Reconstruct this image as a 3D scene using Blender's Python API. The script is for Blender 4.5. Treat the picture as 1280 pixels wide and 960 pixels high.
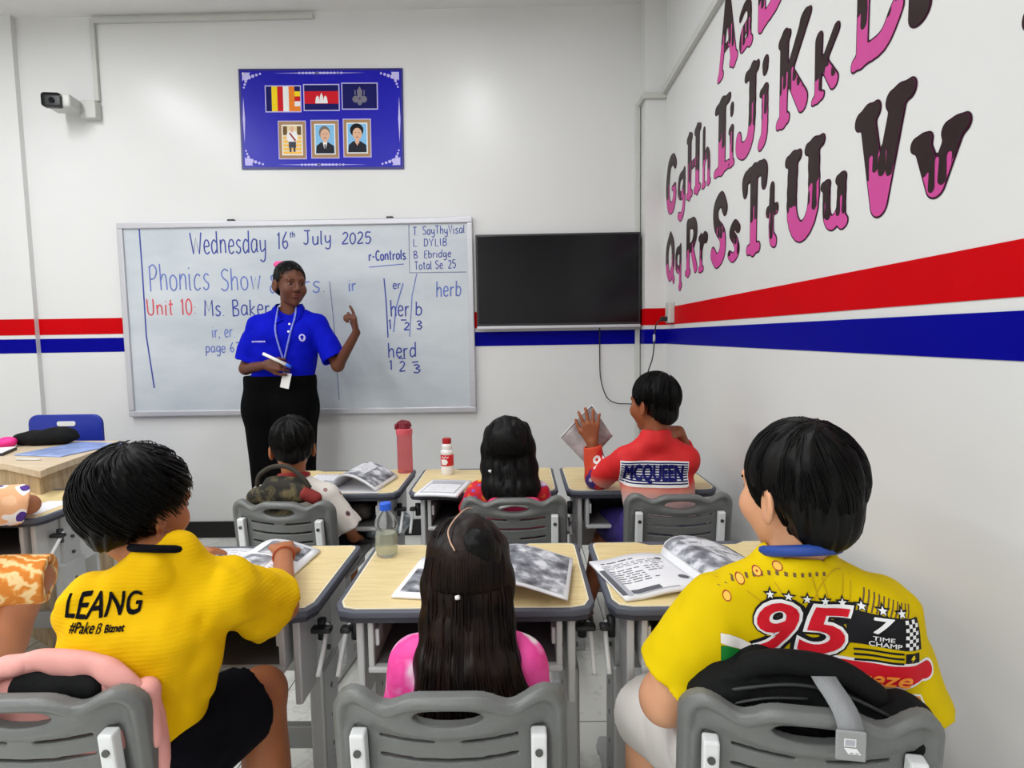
import bpy, bmesh, math, random
import numpy as np
from mathutils import Vector, Matrix
from mathutils.bvhtree import BVHTree

for _o in list(bpy.data.objects):
    bpy.data.objects.remove(_o)
SC = bpy.context.scene
COL = SC.collection

# ------------------------------------------------------------------ camera
FPX, CAMH = 735.0, 1.25
_Y = np.array([8, 59.4, FPX]); _Y = _Y / np.linalg.norm(_Y)
_X = np.array([1, .0147, 0.]); _X[2] = -(_X[:2] @ _Y[:2]) / _Y[2]; _X = _X / np.linalg.norm(_X)
_Z = np.cross(_X, _Y)
if _Z[1] < 0: _Z = -_Z
_R = np.array([_X, _Y, _Z])            # world axes seen by the camera (right, up, forward)
cam_data = bpy.data.cameras.new('camera')
cam_data.lens = 36 * FPX / 1280
cam_data.sensor_width = 36
cam_data.clip_start = .02
cam = bpy.data.objects.new('camera', cam_data)
COL.objects.link(cam)
_m = Matrix.Identity(4)
for _i in range(3):
    _m[_i][0], _m[_i][1], _m[_i][2] = _R[_i, 0], _R[_i, 1], -_R[_i, 2]
_m[2][3] = CAMH
cam.matrix_world = _m
SC.camera = cam

def _ray(u, v):
    return _R @ np.array([(u - 640) / FPX, (480 - v) / FPX, 1.])
def onz(u, v, z):
    d = _ray(u, v); t = (z - CAMH) / d[2]; return np.array([0, 0, CAMH]) + t * d
def ony(u, v, y):
    d = _ray(u, v); return np.array([0, 0, CAMH]) + y / d[1] * d

# ------------------------------------------------------------------ light and exposure
world = bpy.data.worlds.new('world'); SC.world = world
world.use_nodes = True
world.node_tree.nodes['Background'].inputs[0].default_value = (.9, .95, 1, 1)
world.node_tree.nodes['Background'].inputs[1].default_value = .25
SC.view_settings.view_transform = 'Standard'
SC.view_settings.look = 'None'
SC.view_settings.gamma = 1
SC.view_settings.use_curve_mapping = False
SC.view_settings.exposure = 0.0
LAMPS = [(-.30, 2.15, 18), (-1.3, .9, 10), (-1.3, -.4, 16), (-1.1, -1.8, 38), (-2.7, 2.15, 26), (-2.7, .9, 24), (-2.7, -.4, 24), (-2.7, -1.8, 28)]
for _x, _y, _w in LAMPS:
    ld = bpy.data.lights.new('tube_light', 'AREA')
    ld.shape = 'RECTANGLE'; ld.size = .16; ld.size_y = 1.2; ld.energy = _w
    ld.color = (.97, .99, 1.)
    lo = bpy.data.objects.new('tube_light', ld); lo.location = (_x, _y, 3.13)
    COL.objects.link(lo)

# ------------------------------------------------------------------ materials
def lin(c):
    c = [x / 255 for x in c[:3]]
    return tuple([(x / 12.92 if x <= .04045 else ((x + .055) / 1.055) ** 2.4) for x in c]) + (1,)

class NT:
    def __init__(s, name):
        s.m = bpy.data.materials.new(name); s.m.use_nodes = True
        s.t = s.m.node_tree; s.b = s.t.nodes['Principled BSDF']
        s.tc = s.t.nodes.new('ShaderNodeTexCoord')
    def n(s, kind, **kw):
        x = s.t.nodes.new('ShaderNode' + kind)
        for k, v in kw.items():
            if k.startswith('i_'):
                x.inputs[k[2:].replace('_', ' ')].default_value = v
            else: setattr(x, k, v)
        return x
    def l(s, a, b): s.t.links.new(a, b)
    def noise(s, scale, detail=3, vec=None, rough=.5):
        x = s.n('TexNoise'); x.inputs['Scale'].default_value = scale
        x.inputs['Detail'].default_value = detail; x.inputs['Roughness'].default_value = rough
        s.l(vec or s.tc.outputs['Object'], x.inputs['Vector']); return x
    def scaled(s, sc):
        x = s.n('Mapping'); x.inputs['Scale'].default_value = sc
        s.l(s.tc.outputs['Object'], x.inputs['Vector']); return x.outputs[0]
    def ramp(s, fac, stops, interp='LINEAR'):
        x = s.n('ValToRGB'); cr = x.color_ramp; cr.interpolation = interp
        while len(cr.elements) < len(stops): cr.elements.new(.5)
        for e, (p, c) in zip(cr.elements, stops): e.position = p; e.color = c
        s.l(fac, x.inputs[0]); return x.outputs[0]
    def mix(s, fac, a, b):
        x = s.n('Mix', data_type='RGBA')
        for v, i in ((fac, 0), (a, 6), (b, 7)):
            if hasattr(v, 'links'): s.l(v, x.inputs[i])
            else: x.inputs[i].default_value = v
        return x.outputs[2]
    def bump(s, h, strength=.2, dist=.002):
        x = s.n('Bump'); x.inputs['Strength'].default_value = strength; x.inputs['Distance'].default_value = dist
        s.l(h, x.inputs['Height']); s.l(x.outputs[0], s.b.inputs['Normal'])
    def set(s, **kw):
        for k, v in kw.items(): s.b.inputs[k.replace('_', ' ')].default_value = v

def mat(name, rgb, rough=.5, metal=0., var=.05, vs=6., bump=0., bs=80., spec=.5, sss=0., stretch=None):
    n = NT(name); c = lin(rgb)
    vec = n.scaled(stretch) if stretch else None
    ns = n.noise(vs, 3, vec)
    a = tuple(x * (1 - var) for x in c[:3]) + (1,); b = tuple(min(1, x * (1 + var)) for x in c[:3]) + (1,)
    n.l(n.ramp(ns.outputs[0], [(.3, a), (.7, b)]), n.b.inputs['Base Color'])
    n.set(Roughness=rough, Metallic=metal, Specular_IOR_Level=spec)
    if sss:
        n.set(Subsurface_Weight=sss, Subsurface_Scale=.01); n.b.inputs['Subsurface Radius'].default_value = (1, .35, .2)
    if bump:
        n.bump(n.noise(bs, 2, vec).outputs[0], bump)
    return n.m

M = {}
def _mats():
    M['wall'] = mat('wall_paint', (219, 219, 218), .30, var=.02, vs=2, bump=.05, bs=25, spec=.35)
    M['ceiling'] = mat('ceiling_paint', (226, 226, 224), .8, var=.02)
    M['black'] = mat('black_trim', (10, 10, 11), .45)
    M['red_stripe'] = mat('red_stripe', (196, 2, 12), .5, var=.03, spec=.06)
    M['blue_stripe'] = mat('blue_stripe', (2, 2, 138), .5, var=.03, spec=.06)
    M['trunk'] = mat('white_plastic', (196, 197, 192), .45, var=.03)
    M['frame_silver'] = mat('brushed_frame', (196, 196, 202), .35, .35, var=.04, stretch=(2, 40, 40))
    M['grey_plastic'] = mat('grey_chair_plastic', (106, 108, 106), .38, var=.04, vs=40, bump=.25, bs=420)
    M['white_metal'] = mat('white_metal', (226, 228, 228), .35, var=.02)
    M['grey_metal'] = mat('grey_metal', (186, 188, 188), .42, .25, var=.05)
    M['light_metal'] = mat('light_panel', (205, 207, 207), .45, .1, var=.04)
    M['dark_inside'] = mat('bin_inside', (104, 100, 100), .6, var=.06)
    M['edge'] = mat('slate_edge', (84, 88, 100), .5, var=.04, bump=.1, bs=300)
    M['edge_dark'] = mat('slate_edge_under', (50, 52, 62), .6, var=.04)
    M['dark'] = mat('dark_plastic', (30, 31, 33), .45)
    M['screw'] = mat('screw_steel', (90, 92, 90), .35, .8)
    M['paper'] = mat('page_paper', (236, 236, 240), .6, var=.015)
    M['ink'] = mat('page_ink', (92, 94, 102), .7, var=.1)
    M['ink_light'] = mat('page_grey', (176, 178, 186), .7, var=.1)
    n = NT('page_photo'); ns = n.noise(26, 4)
    n.l(n.ramp(ns.outputs[0], [(.30, lin((70, 72, 80))), (.48, lin((140, 142, 150))), (.62, lin((218, 220, 226)))]), n.b.inputs['Base Color'])
    n.set(Roughness=.5); M['photo'] = n.m
    n = NT('beech_laminate'); v = n.scaled((3, 55, 20)); ns = n.noise(3, 5, v, .6)
    n.l(n.ramp(ns.outputs[0], [(.28, lin((212, 186, 128))), (.5, lin((228, 206, 152))), (.75, lin((236, 216, 166)))]), n.b.inputs['Base Color'])
    n.set(Roughness=.38); M['beech'] = n.m
    M['beech_rim'] = mat('beech_rim', (240, 232, 206), .4)
    n = NT('oak_veneer'); v = n.scaled((6, 6, 1)); ns = n.noise(7, 6, v, .65)
    n.l(n.ramp(ns.outputs[0], [(.3, lin((158, 132, 98))), (.55, lin((190, 165, 128))), (.75, lin((205, 184, 150)))]), n.b.inputs['Base Color'])
    n.set(Roughness=.5); M['oak'] = n.m
    n = NT('oak_top'); v = n.scaled((2, 14, 2)); ns = n.noise(5, 6, v, .65)
    n.l(n.ramp(ns.outputs[0], [(.3, lin((196, 174, 142))), (.6, lin((214, 195, 166))), (.8, lin((222, 206, 180)))]), n.b.inputs['Base Color'])
    n.set(Roughness=.45); M['oak_top'] = n.m
    n = NT('marble_tile'); br = n.n('TexBrick'); br.offset = 0
    mp = n.n('Mapping'); mp.inputs['Location'].default_value = (.242 + .0, -.018, 0)
    n.l(n.tc.outputs['Object'], mp.inputs['Vector']); n.l(mp.outputs[0], br.inputs['Vector'])
    for k, vv in (('Scale', 1), ('Mortar Size', .0022), ('Brick Width', .6), ('Row Height', .6), ('Mortar Smooth', .1)): br.inputs[k].default_value = vv
    ns = n.noise(2.2, 8, None, .62); vein = n.noise(1.1, 6, None, .7)
    tile = n.ramp(ns.outputs[0], [(.3, lin((212, 213, 207))), (.5, lin((228, 228, 222))), (.7, lin((238, 238, 232)))])
    vn_ = n.ramp(vein.outputs[0], [(.485, (0, 0, 0, 1)), (.5, (.5, .5, .5, 1)), (.515, (0, 0, 0, 1))])
    c1 = n.mix(vn_, tile, lin((190, 191, 186)))
    n.l(c1, br.inputs['Color1']); n.l(c1, br.inputs['Color2']); br.inputs['Mortar'].default_value = lin((92, 92, 90))
    n.l(br.outputs['Color'], n.b.inputs['Base Color']); n.set(Roughness=.22); M['floor'] = n.m
    n = NT('board_enamel'); ns = n.noise(1.6, 5, n.scaled((1, 1, 2.5)), .6)
    n.l(n.ramp(ns.outputs[0], [(.25, lin((176, 184, 192))), (.5, lin((192, 199, 205))), (.75, lin((205, 210, 214)))]), n.b.inputs['Base Color'])
    n.set(Roughness=.3); M['board'] = n.m
    M['marker_blue'] = mat('marker_blue', (46, 60, 150), .5, var=.25, vs=30)
    M['marker_pale'] = mat('marker_pale_blue', (96, 112, 184), .5, var=.25, vs=30)
    M['marker_red'] = mat('marker_red', (206, 70, 84), .5, var=.25, vs=30)
    M['marker_grey'] = mat('marker_grey', (112, 124, 150), .5, var=.2, vs=30)
    n = NT('tv_glass'); n.l(n.ramp(n.noise(2).outputs[0], [(.3, lin((7, 7, 12))), (.7, lin((12, 12, 17)))]), n.b.inputs['Base Color']); n.set(Roughness=.14, Specular_IOR_Level=.28); M['tv'] = n.m
    M['tv_bezel'] = mat('tv_bezel', (34, 34, 34), .4)
    M['letter_pink'] = mat('letter_pink', (200, 74, 148), .5, var=.06, vs=4, spec=.2)
    M['letter_brown'] = mat('letter_brown', (36, 16, 15), .42, var=.12, vs=3, spec=.22)
    M['letter_line'] = mat('letter_outline', (50, 14, 34), .5, spec=.15)
    M['poster_blue'] = mat('poster_blue', (14, 6, 172), .34, var=.08, vs=2, spec=.3)
    M['poster_edge'] = mat('poster_edge', (34, 28, 110), .35)
    for k, c in dict(lilac=(196, 190, 240), gold=(170, 134, 96), white=(238, 238, 238), red=(206, 20, 38), navy=(14, 14, 92), yellow=(244, 212, 30), orange=(238, 132, 40), maroon=(160, 34, 40),
                     skyblue=(132, 190, 232), cream=(232, 214, 170), suit=(34, 36, 46), facetone=(224, 180, 150), facegrey=(70, 72, 84), hairgrey=(120, 112, 104), emblem=(120, 116, 130), brownish=(110, 84, 50),
                     pink=(240, 90, 160), green=(22, 120, 46), blk=(22, 20, 24), ofont=(250, 150, 60), paleorange=(250, 190, 80), shirtwhite=(236, 232, 226), linegold=(196, 160, 10)).items():
        M[k] = mat('print_' + k, c, .6, var=.04, spec=.2)
    for k, c in dict(boy=(172, 108, 70), fair=(214, 158, 122), tan=(146, 82, 50), deep=(98, 56, 38), mid=(176, 112, 76)).items():
        M['skin_' + k] = mat('skin_' + k, c, .5, var=.06, vs=18, bump=.05, bs=200, spec=.35, sss=.06)
    n = NT('black_hair'); ns = n.noise(30, 3)
    n.l(n.ramp(ns.outputs[0], [(.3, lin((3, 3, 3))), (.75, lin((13, 11, 10)))]), n.b.inputs['Base Color']); n.set(Roughness=.45, Specular_IOR_Level=.16); M['hair'] = n.m
    n = NT('brown_black_hair'); ns = n.noise(24, 3)
    n.l(n.ramp(ns.outputs[0], [(.3, lin((7, 4, 3))), (.75, lin((36, 20, 15)))]), n.b.inputs['Base Color']); n.set(Roughness=.45, Specular_IOR_Level=.2); M['hair_brown'] = n.m
    M['eye_white'] = mat('eye_white', (130, 116, 106), .5, spec=.1); M['iris'] = mat('iris', (14, 9, 7), .4, spec=.1)
    M['lip'] = mat('lip', (112, 58, 50), .5, spec=.2); M['lip_light'] = mat('lip_light', (160, 84, 70), .5, spec=.2)
_mats()

# ------------------------------------------------------------------ objects
def tag(o, label=None, cat=None, group=None, kind=None):
    if label: o['label'] = label
    if cat: o['category'] = cat
    if group: o['group'] = group
    if kind: o['kind'] = kind
    return o

def empty(name, loc=(0, 0, 0), rz=0., label=None, cat=None, group=None):
    o = bpy.data.objects.new(name, None); COL.objects.link(o)
    o.location = loc; o.rotation_euler = (0, 0, rz); o.empty_display_size = .1
    return tag(o, label, cat, group)

def link(name, me, m=None, parent=None, smooth=False):
    o = bpy.data.objects.new(name, me); COL.objects.link(o)
    if m is not None and not me.materials: me.materials.append(M[m] if isinstance(m, str) else m)
    if smooth: me.polygons.foreach_set('use_smooth', [True] * len(me.polygons))
    if parent is not None: o.parent = parent
    return o

def mesh_np(name, V, Fq):
    V = np.asarray(V, np.float32); Fq = np.asarray(Fq, np.int32)
    me = bpy.data.meshes.new(name)
    me.vertices.add(len(V)); me.vertices.foreach_set('co', V.ravel())
    k = Fq.shape[1] if len(Fq) else 4
    me.loops.add(Fq.size); me.loops.foreach_set('vertex_index', Fq.ravel())
    me.polygons.add(len(Fq)); me.polygons.foreach_set('loop_start', np.arange(0, Fq.size, k, dtype=np.int32))
    me.update(calc_edges=True); me.validate()
    return me

def copy_thing(root, loc, rz, label, group=None):
    r = root.copy(); COL.objects.link(r); r.location = loc; r.rotation_euler = (0, 0, rz)
    r['label'] = label
    if group: r['group'] = group
    for ch in root.children:
        c = ch.copy(); COL.objects.link(c); c.parent = r
        for g in ch.children:
            d = g.copy(); COL.objects.link(d); d.parent = c
    return r

class MB:
    """collects simple solids into one mesh"""
    def __init__(s): s.bm = bmesh.new()
    def box(s, lo, hi, bev=0., seg=2, rot=None, about=None):
        lo, hi = Vector(lo), Vector(hi); c = (lo + hi) / 2; d = hi - lo
        t = bmesh.new(); bmesh.ops.create_cube(t, size=1)
        bmesh.ops.scale(t, vec=d, verts=t.verts)
        if bev: bmesh.ops.bevel(t, geom=t.edges[:], offset=bev, segments=seg, affect='EDGES', profile=.5)
        mt = Matrix.Translation(c)
        if rot is not None: mt = Matrix.Translation(Vector(about) if about is not None else c) @ rot.to_4x4() @ Matrix.Translation(c - (Vector(about) if about is not None else c))
        bmesh.ops.transform(t, matrix=mt, verts=t.verts); s._merge(t); return s
    def _merge(s, t):
        me = bpy.data.meshes.new('_t'); t.to_mesh(me); t.free(); s.bm.from_mesh(me); bpy.data.meshes.remove(me)
    def tube(s, pts, r, n=10, flat=1.):
        V, Fq = tube_np([np.array(p, float) for p in pts], r, n)
        vs = [s.bm.verts.new(v) for v in V]
        for f in Fq:
            f = list(dict.fromkeys(f))
            try: s.bm.faces.new([vs[i] for i in f])
            except ValueError: pass
        return s
    def prism(s, poly, h, mtx=None, bev=0.):
        """poly in XY, extruded from z=0 to z=h"""
        t = bmesh.new(); vs = [t.verts.new((p[0], p[1], 0)) for p in poly]
        f = t.faces.new(vs); f.normal_update()
        if f.normal.z > 0: f.normal_flip()
        r = bmesh.ops.extrude_face_region(t, geom=[f]); ev = [v for v in r['geom'] if isinstance(v, bmesh.types.BMVert)]
        bmesh.ops.translate(t, vec=(0, 0, h), verts=ev)
        bmesh.ops.recalc_face_normals(t, faces=t.faces[:])
        if bev:
            ed = [e for e in t.edges if abs(e.verts[0].co.z - e.verts[1].co.z) < 1e-6]
            bmesh.ops.bevel(t, geom=ed, offset=bev, segments=3, affect='EDGES', profile=.5)
        if mtx is not None: bmesh.ops.transform(t, matrix=mtx, verts=t.verts)
        s._merge(t); return s
    def lathe(s, prof, n=28, c=(0, 0, 0)):
        V = []; k = len(prof)
        for i in range(n):
            a = 2 * math.pi * i / n
            V += [s.bm.verts.new((c[0] + r * math.cos(a), c[1] + r * math.sin(a), c[2] + z)) for r, z in prof]
        for i in range(n):
            j = (i + 1) % n
            for q in range(k - 1):
                s.bm.faces.new((V[i * k + q], V[j * k + q], V[j * k + q + 1], V[i * k + q + 1]))
        bmesh.ops.remove_doubles(s.bm, verts=s.bm.verts[:], dist=1e-6); return s
    def cyl(s, a, b, r, n=16):
        return s.tube([a, b], r, n)
    def build(s, name, m, parent=None, smooth=False, angle=None):
        bmesh.ops.recalc_face_normals(s.bm, faces=s.bm.faces[:])
        me = bpy.data.meshes.new(name); s.bm.to_mesh(me); s.bm.free()
        o = link(name, me, m, parent, smooth or angle is not None)
        if angle is not None: me.set_sharp_from_angle(angle=math.radians(angle))
        return o

def tube_np(pts, r, n=8, cap=True):
    pts = np.asarray(pts, float); k = len(pts)
    rr = np.full(k, r, float) if np.isscalar(r) else np.asarray(r, float)
    T = np.gradient(pts, axis=0); T /= np.linalg.norm(T, axis=1)[:, None] + 1e-12
    ref = np.array([0, 0, 1.]) if abs(T[0][2]) < .9 else np.array([1., 0, 0])
    V = []
    for i in range(k):
        a = np.cross(T[i], ref); a /= np.linalg.norm(a) + 1e-12; b = np.cross(T[i], a); ref = np.cross(a, T[i])
        for j in range(n):
            q = 2 * math.pi * j / n; V.append(pts[i] + rr[i] * (math.cos(q) * a + math.sin(q) * b))
    Fq = [(i * n + j, i * n + (j + 1) % n, (i + 1) * n + (j + 1) % n, (i + 1) * n + j) for i in range(k - 1) for j in range(n)]
    if cap:
        V += [pts[0], pts[-1]]; c0, c1 = k * n, k * n + 1
        Fq += [(c0, (j + 1) % n, j, j) for j in range(n)] + [(c1, (k - 1) * n + j, (k - 1) * n + (j + 1) % n, (k - 1) * n + (j + 1) % n) for j in range(n)]
    return np.array(V), Fq

def smooth_path(p, per=6):
    p = [np.array(x, float) for x in p]
    if len(p) < 3: return np.array(p)
    q = [2 * p[0] - p[1]] + p + [2 * p[-1] - p[-2]]; out = []
    for i in range(1, len(q) - 2):
        for t in np.linspace(0, 1, per, endpoint=False):
            out.append(.5 * (2 * q[i] + (q[i + 1] - q[i - 1]) * t + (2 * q[i - 1] - 5 * q[i] + 4 * q[i + 1] - q[i + 2]) * t * t + (3 * q[i] - q[i - 1] - 3 * q[i + 1] + q[i + 2]) * t ** 3))
    return np.array(out + [p[-1]])

def rrect(x0, y0, x1, y1, r, n=5, ch=False):
    out = []
    for cx, cy, a0 in ((x1 - r, y1 - r, 0), (x0 + r, y1 - r, 90), (x0 + r, y0 + r, 180), (x1 - r, y0 + r, 270)):
        for i in range(n + 1):
            a = math.radians(a0 + 90 * i / n); out.append((cx + r * math.cos(a), cy + r * math.sin(a)))
    return out

# ------------------------------------------------------------------ implicit surfaces
f32 = np.float32
def A3(p): return np.array(p, f32)
class RC:                      # tapered capsule
    def __init__(s, a, b, ra, rb): s.a, s.b, s.ra, s.rb = A3(a), A3(b), ra, rb; s.d = s.b - s.a; s.dd = float(s.d @ s.d) + 1e-12
    def __call__(s, P):
        q = P - s.a; t = np.clip((q @ s.d) / s.dd, 0, 1)
        q = q - t[..., None] * s.d
        return np.sqrt(np.einsum('...i,...i->...', q, q)) - (s.ra + (s.rb - s.ra) * t)
class EL:                      # ellipsoid with optional axes (rows)
    def __init__(s, c, r, ax=None): s.c, s.r = A3(c), A3(r); s.ax = None if ax is None else np.array(ax, f32)
    def __call__(s, P):
        q = P - s.c
        if s.ax is not None: q = q @ s.ax.T
        k0 = np.linalg.norm(q / s.r, axis=-1); k1 = np.linalg.norm(q / (s.r * s.r), axis=-1) + 1e-9
        return np.where(k0 < .05, -s.r.min(), k0 * (k0 - 1) / k1)
class BX:                      # rounded box
    def __init__(s, c, h, r=.01, ax=None): s.c, s.h, s.r = A3(c), A3(h), r; s.ax = None if ax is None else np.array(ax, f32)
    def __call__(s, P):
        q = P - s.c
        if s.ax is not None: q = q @ s.ax.T
        q = np.abs(q) - (s.h - s.r)
        return np.linalg.norm(np.maximum(q, 0), axis=-1) + np.minimum(q.max(-1), 0) - s.r
class CUT:                     # keeps the side where (P-p).n < 0
    def __init__(s, f, p, n): s.f, s.p, s.n = f, A3(p), A3(n) / np.linalg.norm(n)
    def __call__(s, P): return np.maximum(s.f(P), (P - s.p) @ s.n)
class SUB:
    def __init__(s, f, g, k=0.): s.f, s.g, s.k = f, g, k
    def __call__(s, P):
        a, b = s.f(P), -s.g(P)
        if s.k: 
            h = np.maximum(s.k - np.abs(a - b), 0) / s.k; return np.maximum(a, b) + h * h * s.k * .25
        return np.maximum(a, b)
class LOC:                     # f in a frame: c, axes rows (right, forward, up), scale
    def __init__(s, f, c, ax, sc=1.): s.f, s.c, s.ax, s.sc = f, A3(c), np.array(ax, f32), sc
    def __call__(s, P): return s.f(((P - s.c) @ s.ax.T) / s.sc) * s.sc
class FN:
    def __init__(s, fn): s.fn = fn
    def __call__(s, P): return s.fn(P)
class U:
    def __init__(s, fs, k=.01): s.fs, s.k = fs, k
    def __call__(s, P):
        if P.ndim == 3 and P.shape[1] > 8:
            C = (P[:, :1] + P[:, -1:]) / 2; R = float(np.linalg.norm(P[0, 0] - C[0, 0]))
            dc = np.array([f(C)[:, 0] for f in s.fs]); lim = dc.min(0) * 1. + 2.2 * R + 2 * s.k
            D = np.full(P.shape[:2], 1e3, f32)
            for f, d in zip(s.fs, dc):
                sel = d < lim
                if sel.any(): D[sel] = smin(D[sel], f(P[sel]), s.k)
            return D
        D = None
        for f in s.fs:
            d = f(P); D = d if D is None else smin(D, d, s.k)
        return D
def smin(a, b, k):
    if k <= 0: return np.minimum(a, b)
    h = np.maximum(k - np.abs(a - b), 0) / k
    return np.minimum(a, b) - h * h * k * .25
_lat = np.random.RandomState(7).rand(33, 33, 33).astype(f32)
_lat[32] = _lat[0]; _lat[:, 32] = _lat[:, 0]; _lat[:, :, 32] = _lat[:, :, 0]
def vn(Q):                     # value noise, 0..1
    Q = np.mod(Q, 32.); i = np.floor(Q).astype(np.int32); i = np.minimum(i, 31); f = Q - i; f = f * f * (3 - 2 * f)
    x, y, z = i[..., 0], i[..., 1], i[..., 2]; fx, fy, fz = f[..., 0], f[..., 1], f[..., 2]
    def L(a, b, t): return a + (b - a) * t
    return L(L(L(_lat[x, y, z], _lat[x + 1, y, z], fx), L(_lat[x, y + 1, z], _lat[x + 1, y + 1, z], fx), fy),
             L(L(_lat[x, y, z + 1], _lat[x + 1, y, z + 1], fx), L(_lat[x, y + 1, z + 1], _lat[x + 1, y + 1, z + 1], fx), fy), fz)

QUAL = 1.
def sdf_mesh(name, f, lo, hi, h, smooth=1):
    h = h * QUAL; B = 8
    lo = np.array(lo, f32); n = np.ceil((np.array(hi, f32) - lo) / h / B).astype(int) + 1
    ci = np.stack(np.meshgrid(*[np.arange(k) for k in n], indexing='ij'), -1).reshape(-1, 3)
    C = (lo + (ci * B + (B - 1) / 2) * h).astype(f32)
    dC = f(C[:, None, :])[:, 0]
    act = np.abs(dC) < h * B * 1.35 + .006
    D = np.full(tuple(n * B), 1., f32).reshape(n[0], B, n[1], B, n[2], B)
    ins = ci[(dC < 0) & ~act]; D[ins[:, 0], :, ins[:, 1], :, ins[:, 2], :] = -1.
    off = np.stack(np.meshgrid(*[np.arange(B)] * 3, indexing='ij'), -1).reshape(-1, 3)
    ac = ci[act]
    for s in range(0, len(ac), 400):
        a = ac[s:s + 400]
        P = (lo + (a[:, None] * B + off[None]) * h).astype(f32)
        D[a[:, 0], :, a[:, 1], :, a[:, 2], :] = f(P).reshape(-1, B, B, B)
    D = D.reshape(tuple(n * B))
    V, Fq = nets(D); V = V * h + lo
    if smooth and len(V):
        e = np.concatenate([Fq[:, [0, 1]], Fq[:, [1, 2]], Fq[:, [2, 3]], Fq[:, [3, 0]]])
        e = np.concatenate([e, e[:, ::-1]])
        for _ in range(smooth):
            acc = np.zeros_like(V); cnt = np.bincount(e[:, 0], minlength=len(V))[:, None]
            for k in range(3): acc[:, k] = np.bincount(e[:, 0], V[e[:, 1], k], len(V))
            V = .5 * V + .5 * acc / np.maximum(cnt, 1)
    return mesh_np(name, V, Fq)
def nets(D):
    I = D < 0; S = np.array(D.shape)
    cs = sum(I[i:S[0] - 1 + i, j:S[1] - 1 + j, k:S[2] - 1 + k].astype(np.int8) for i in (0, 1) for j in (0, 1) for k in (0, 1))
    act = (cs > 0) & (cs < 8); idx = np.full(act.shape, -1, np.int32); ac = np.argwhere(act); idx[act] = np.arange(len(ac))
    acc = np.zeros((len(ac), 3)); cnt = np.zeros(len(ac)); x, y, z = ac.T
    cor = [(i, j, k) for i in (0, 1) for j in (0, 1) for k in (0, 1)]
    for p in range(8):
        for q in range(p + 1, 8):
            a, b = np.array(cor[p]), np.array(cor[q])
            if np.abs(a - b).sum() != 1: continue
            da = D[x + a[0], y + a[1], z + a[2]]; db = D[x + b[0], y + b[1], z + b[2]]
            m = (da < 0) != (db < 0); t = np.where(m, da / np.where(m, da - db, 1), 0)
            acc[m] += (a + t[:, None] * (b - a))[m]; cnt += m
    V = ac + acc / np.maximum(cnt, 1)[:, None]; Q = []
    for ax in range(3):
        u, w = (ax + 1) % 3, (ax + 2) % 3
        s0 = [slice(None)] * 3; s1 = [slice(None)] * 3; s0[ax] = slice(0, -1); s1[ax] = slice(1, None)
        ch = I[tuple(s0)] != I[tuple(s1)]; e = np.argwhere(ch)
        e = e[(e[:, u] > 0) & (e[:, w] > 0) & (e[:, u] < S[u] - 1) & (e[:, w] < S[w] - 1)]
        if not len(e): continue
        c = []
        for du, dw in ((1, 1), (0, 1), (0, 0), (1, 0)):
            k = e.copy(); k[:, u] -= du; k[:, w] -= dw; c.append(idx[k[:, 0], k[:, 1], k[:, 2]])
        q = np.stack(c, 1); fl = ~I[e[:, 0], e[:, 1], e[:, 2]]; q[fl] = q[fl][:, ::-1]; Q.append(q)
    return V, (np.concatenate(Q) if Q else np.zeros((0, 4), np.int32))

# ------------------------------------------------------------------ flat prints laid on a surface
def text_tris(txt, size=1., shear=0., offset=0., align='CENTER', space=1., bold=0.):
    cu = bpy.data.curves.new('_txt', 'FONT'); cu.body = txt; cu.size = size; cu.shear = shear; cu.offset = offset
    cu.align_x = align; cu.space_character = space; cu.resolution_u = 4
    o = bpy.data.objects.new('_txt', cu); COL.objects.link(o)
    dg = bpy.context.evaluated_depsgraph_get(); me = bpy.data.meshes.new_from_object(o.evaluated_get(dg))
    bm = bmesh.new()
    for dx, dy in ((0, 0),) + (((bold, 0), (-bold, 0), (0, bold), (0, -bold), (bold * .7, bold * .7), (-bold * .7, -bold * .7)) if bold else ()):
        n0 = len(bm.verts); bm.from_mesh(me); bm.verts.ensure_lookup_table()
        bmesh.ops.translate(bm, vec=(dx, dy, n0 * 1e-6 if bold else 0), verts=bm.verts[n0:])
    bpy.data.objects.remove(o); bpy.data.curves.remove(cu); bpy.data.meshes.remove(me)
    return bm
def poly_bm(polys):
    bm = bmesh.new()
    for k, p in enumerate(polys):
        try: bm.faces.new([bm.verts.new((q[0], q[1], (k % 6) * 4e-5)) for q in p])
        except ValueError: pass
    bmesh.ops.triangulate(bm, faces=bm.faces[:]); return bm
def ribbon_polys(paths, w):
    out = []
    for p in paths:
        p = np.asarray(p, float)[:, :2]; ww = w if not hasattr(w, '__len__') else None
        T = np.gradient(p, axis=0); T /= np.linalg.norm(T, axis=1)[:, None] + 1e-12; N = np.stack([-T[:, 1], T[:, 0]], 1)
        for i in range(len(p) - 1):
            out.append([p[i] - N[i] * w / 2, p[i + 1] - N[i + 1] * w / 2, p[i + 1] + N[i + 1] * w / 2, p[i] + N[i] * w / 2])
    return out
def circle(c, r, n=20, ry=None): return [(c[0] + r * math.cos(2 * math.pi * i / n), c[1] + (ry or r) * math.sin(2 * math.pi * i / n)) for i in range(n)]
def refine(bm, L):
    bmesh.ops.triangulate(bm, faces=bm.faces[:])
    for _ in range(6):
        ed = [e for e in bm.edges if e.calc_length() > L]
        if not ed: break
        bmesh.ops.subdivide_edges(bm, edges=ed, cuts=1); bmesh.ops.triangulate(bm, faces=[f for f in bm.faces if len(f.verts) > 3])
    return bm
def bvh_of(o):
    me = o.data; V = [o.matrix_world @ v.co for v in me.vertices]
    return BVHTree.FromPolygons(V, [p.vertices[:] for p in me.polygons])
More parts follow.
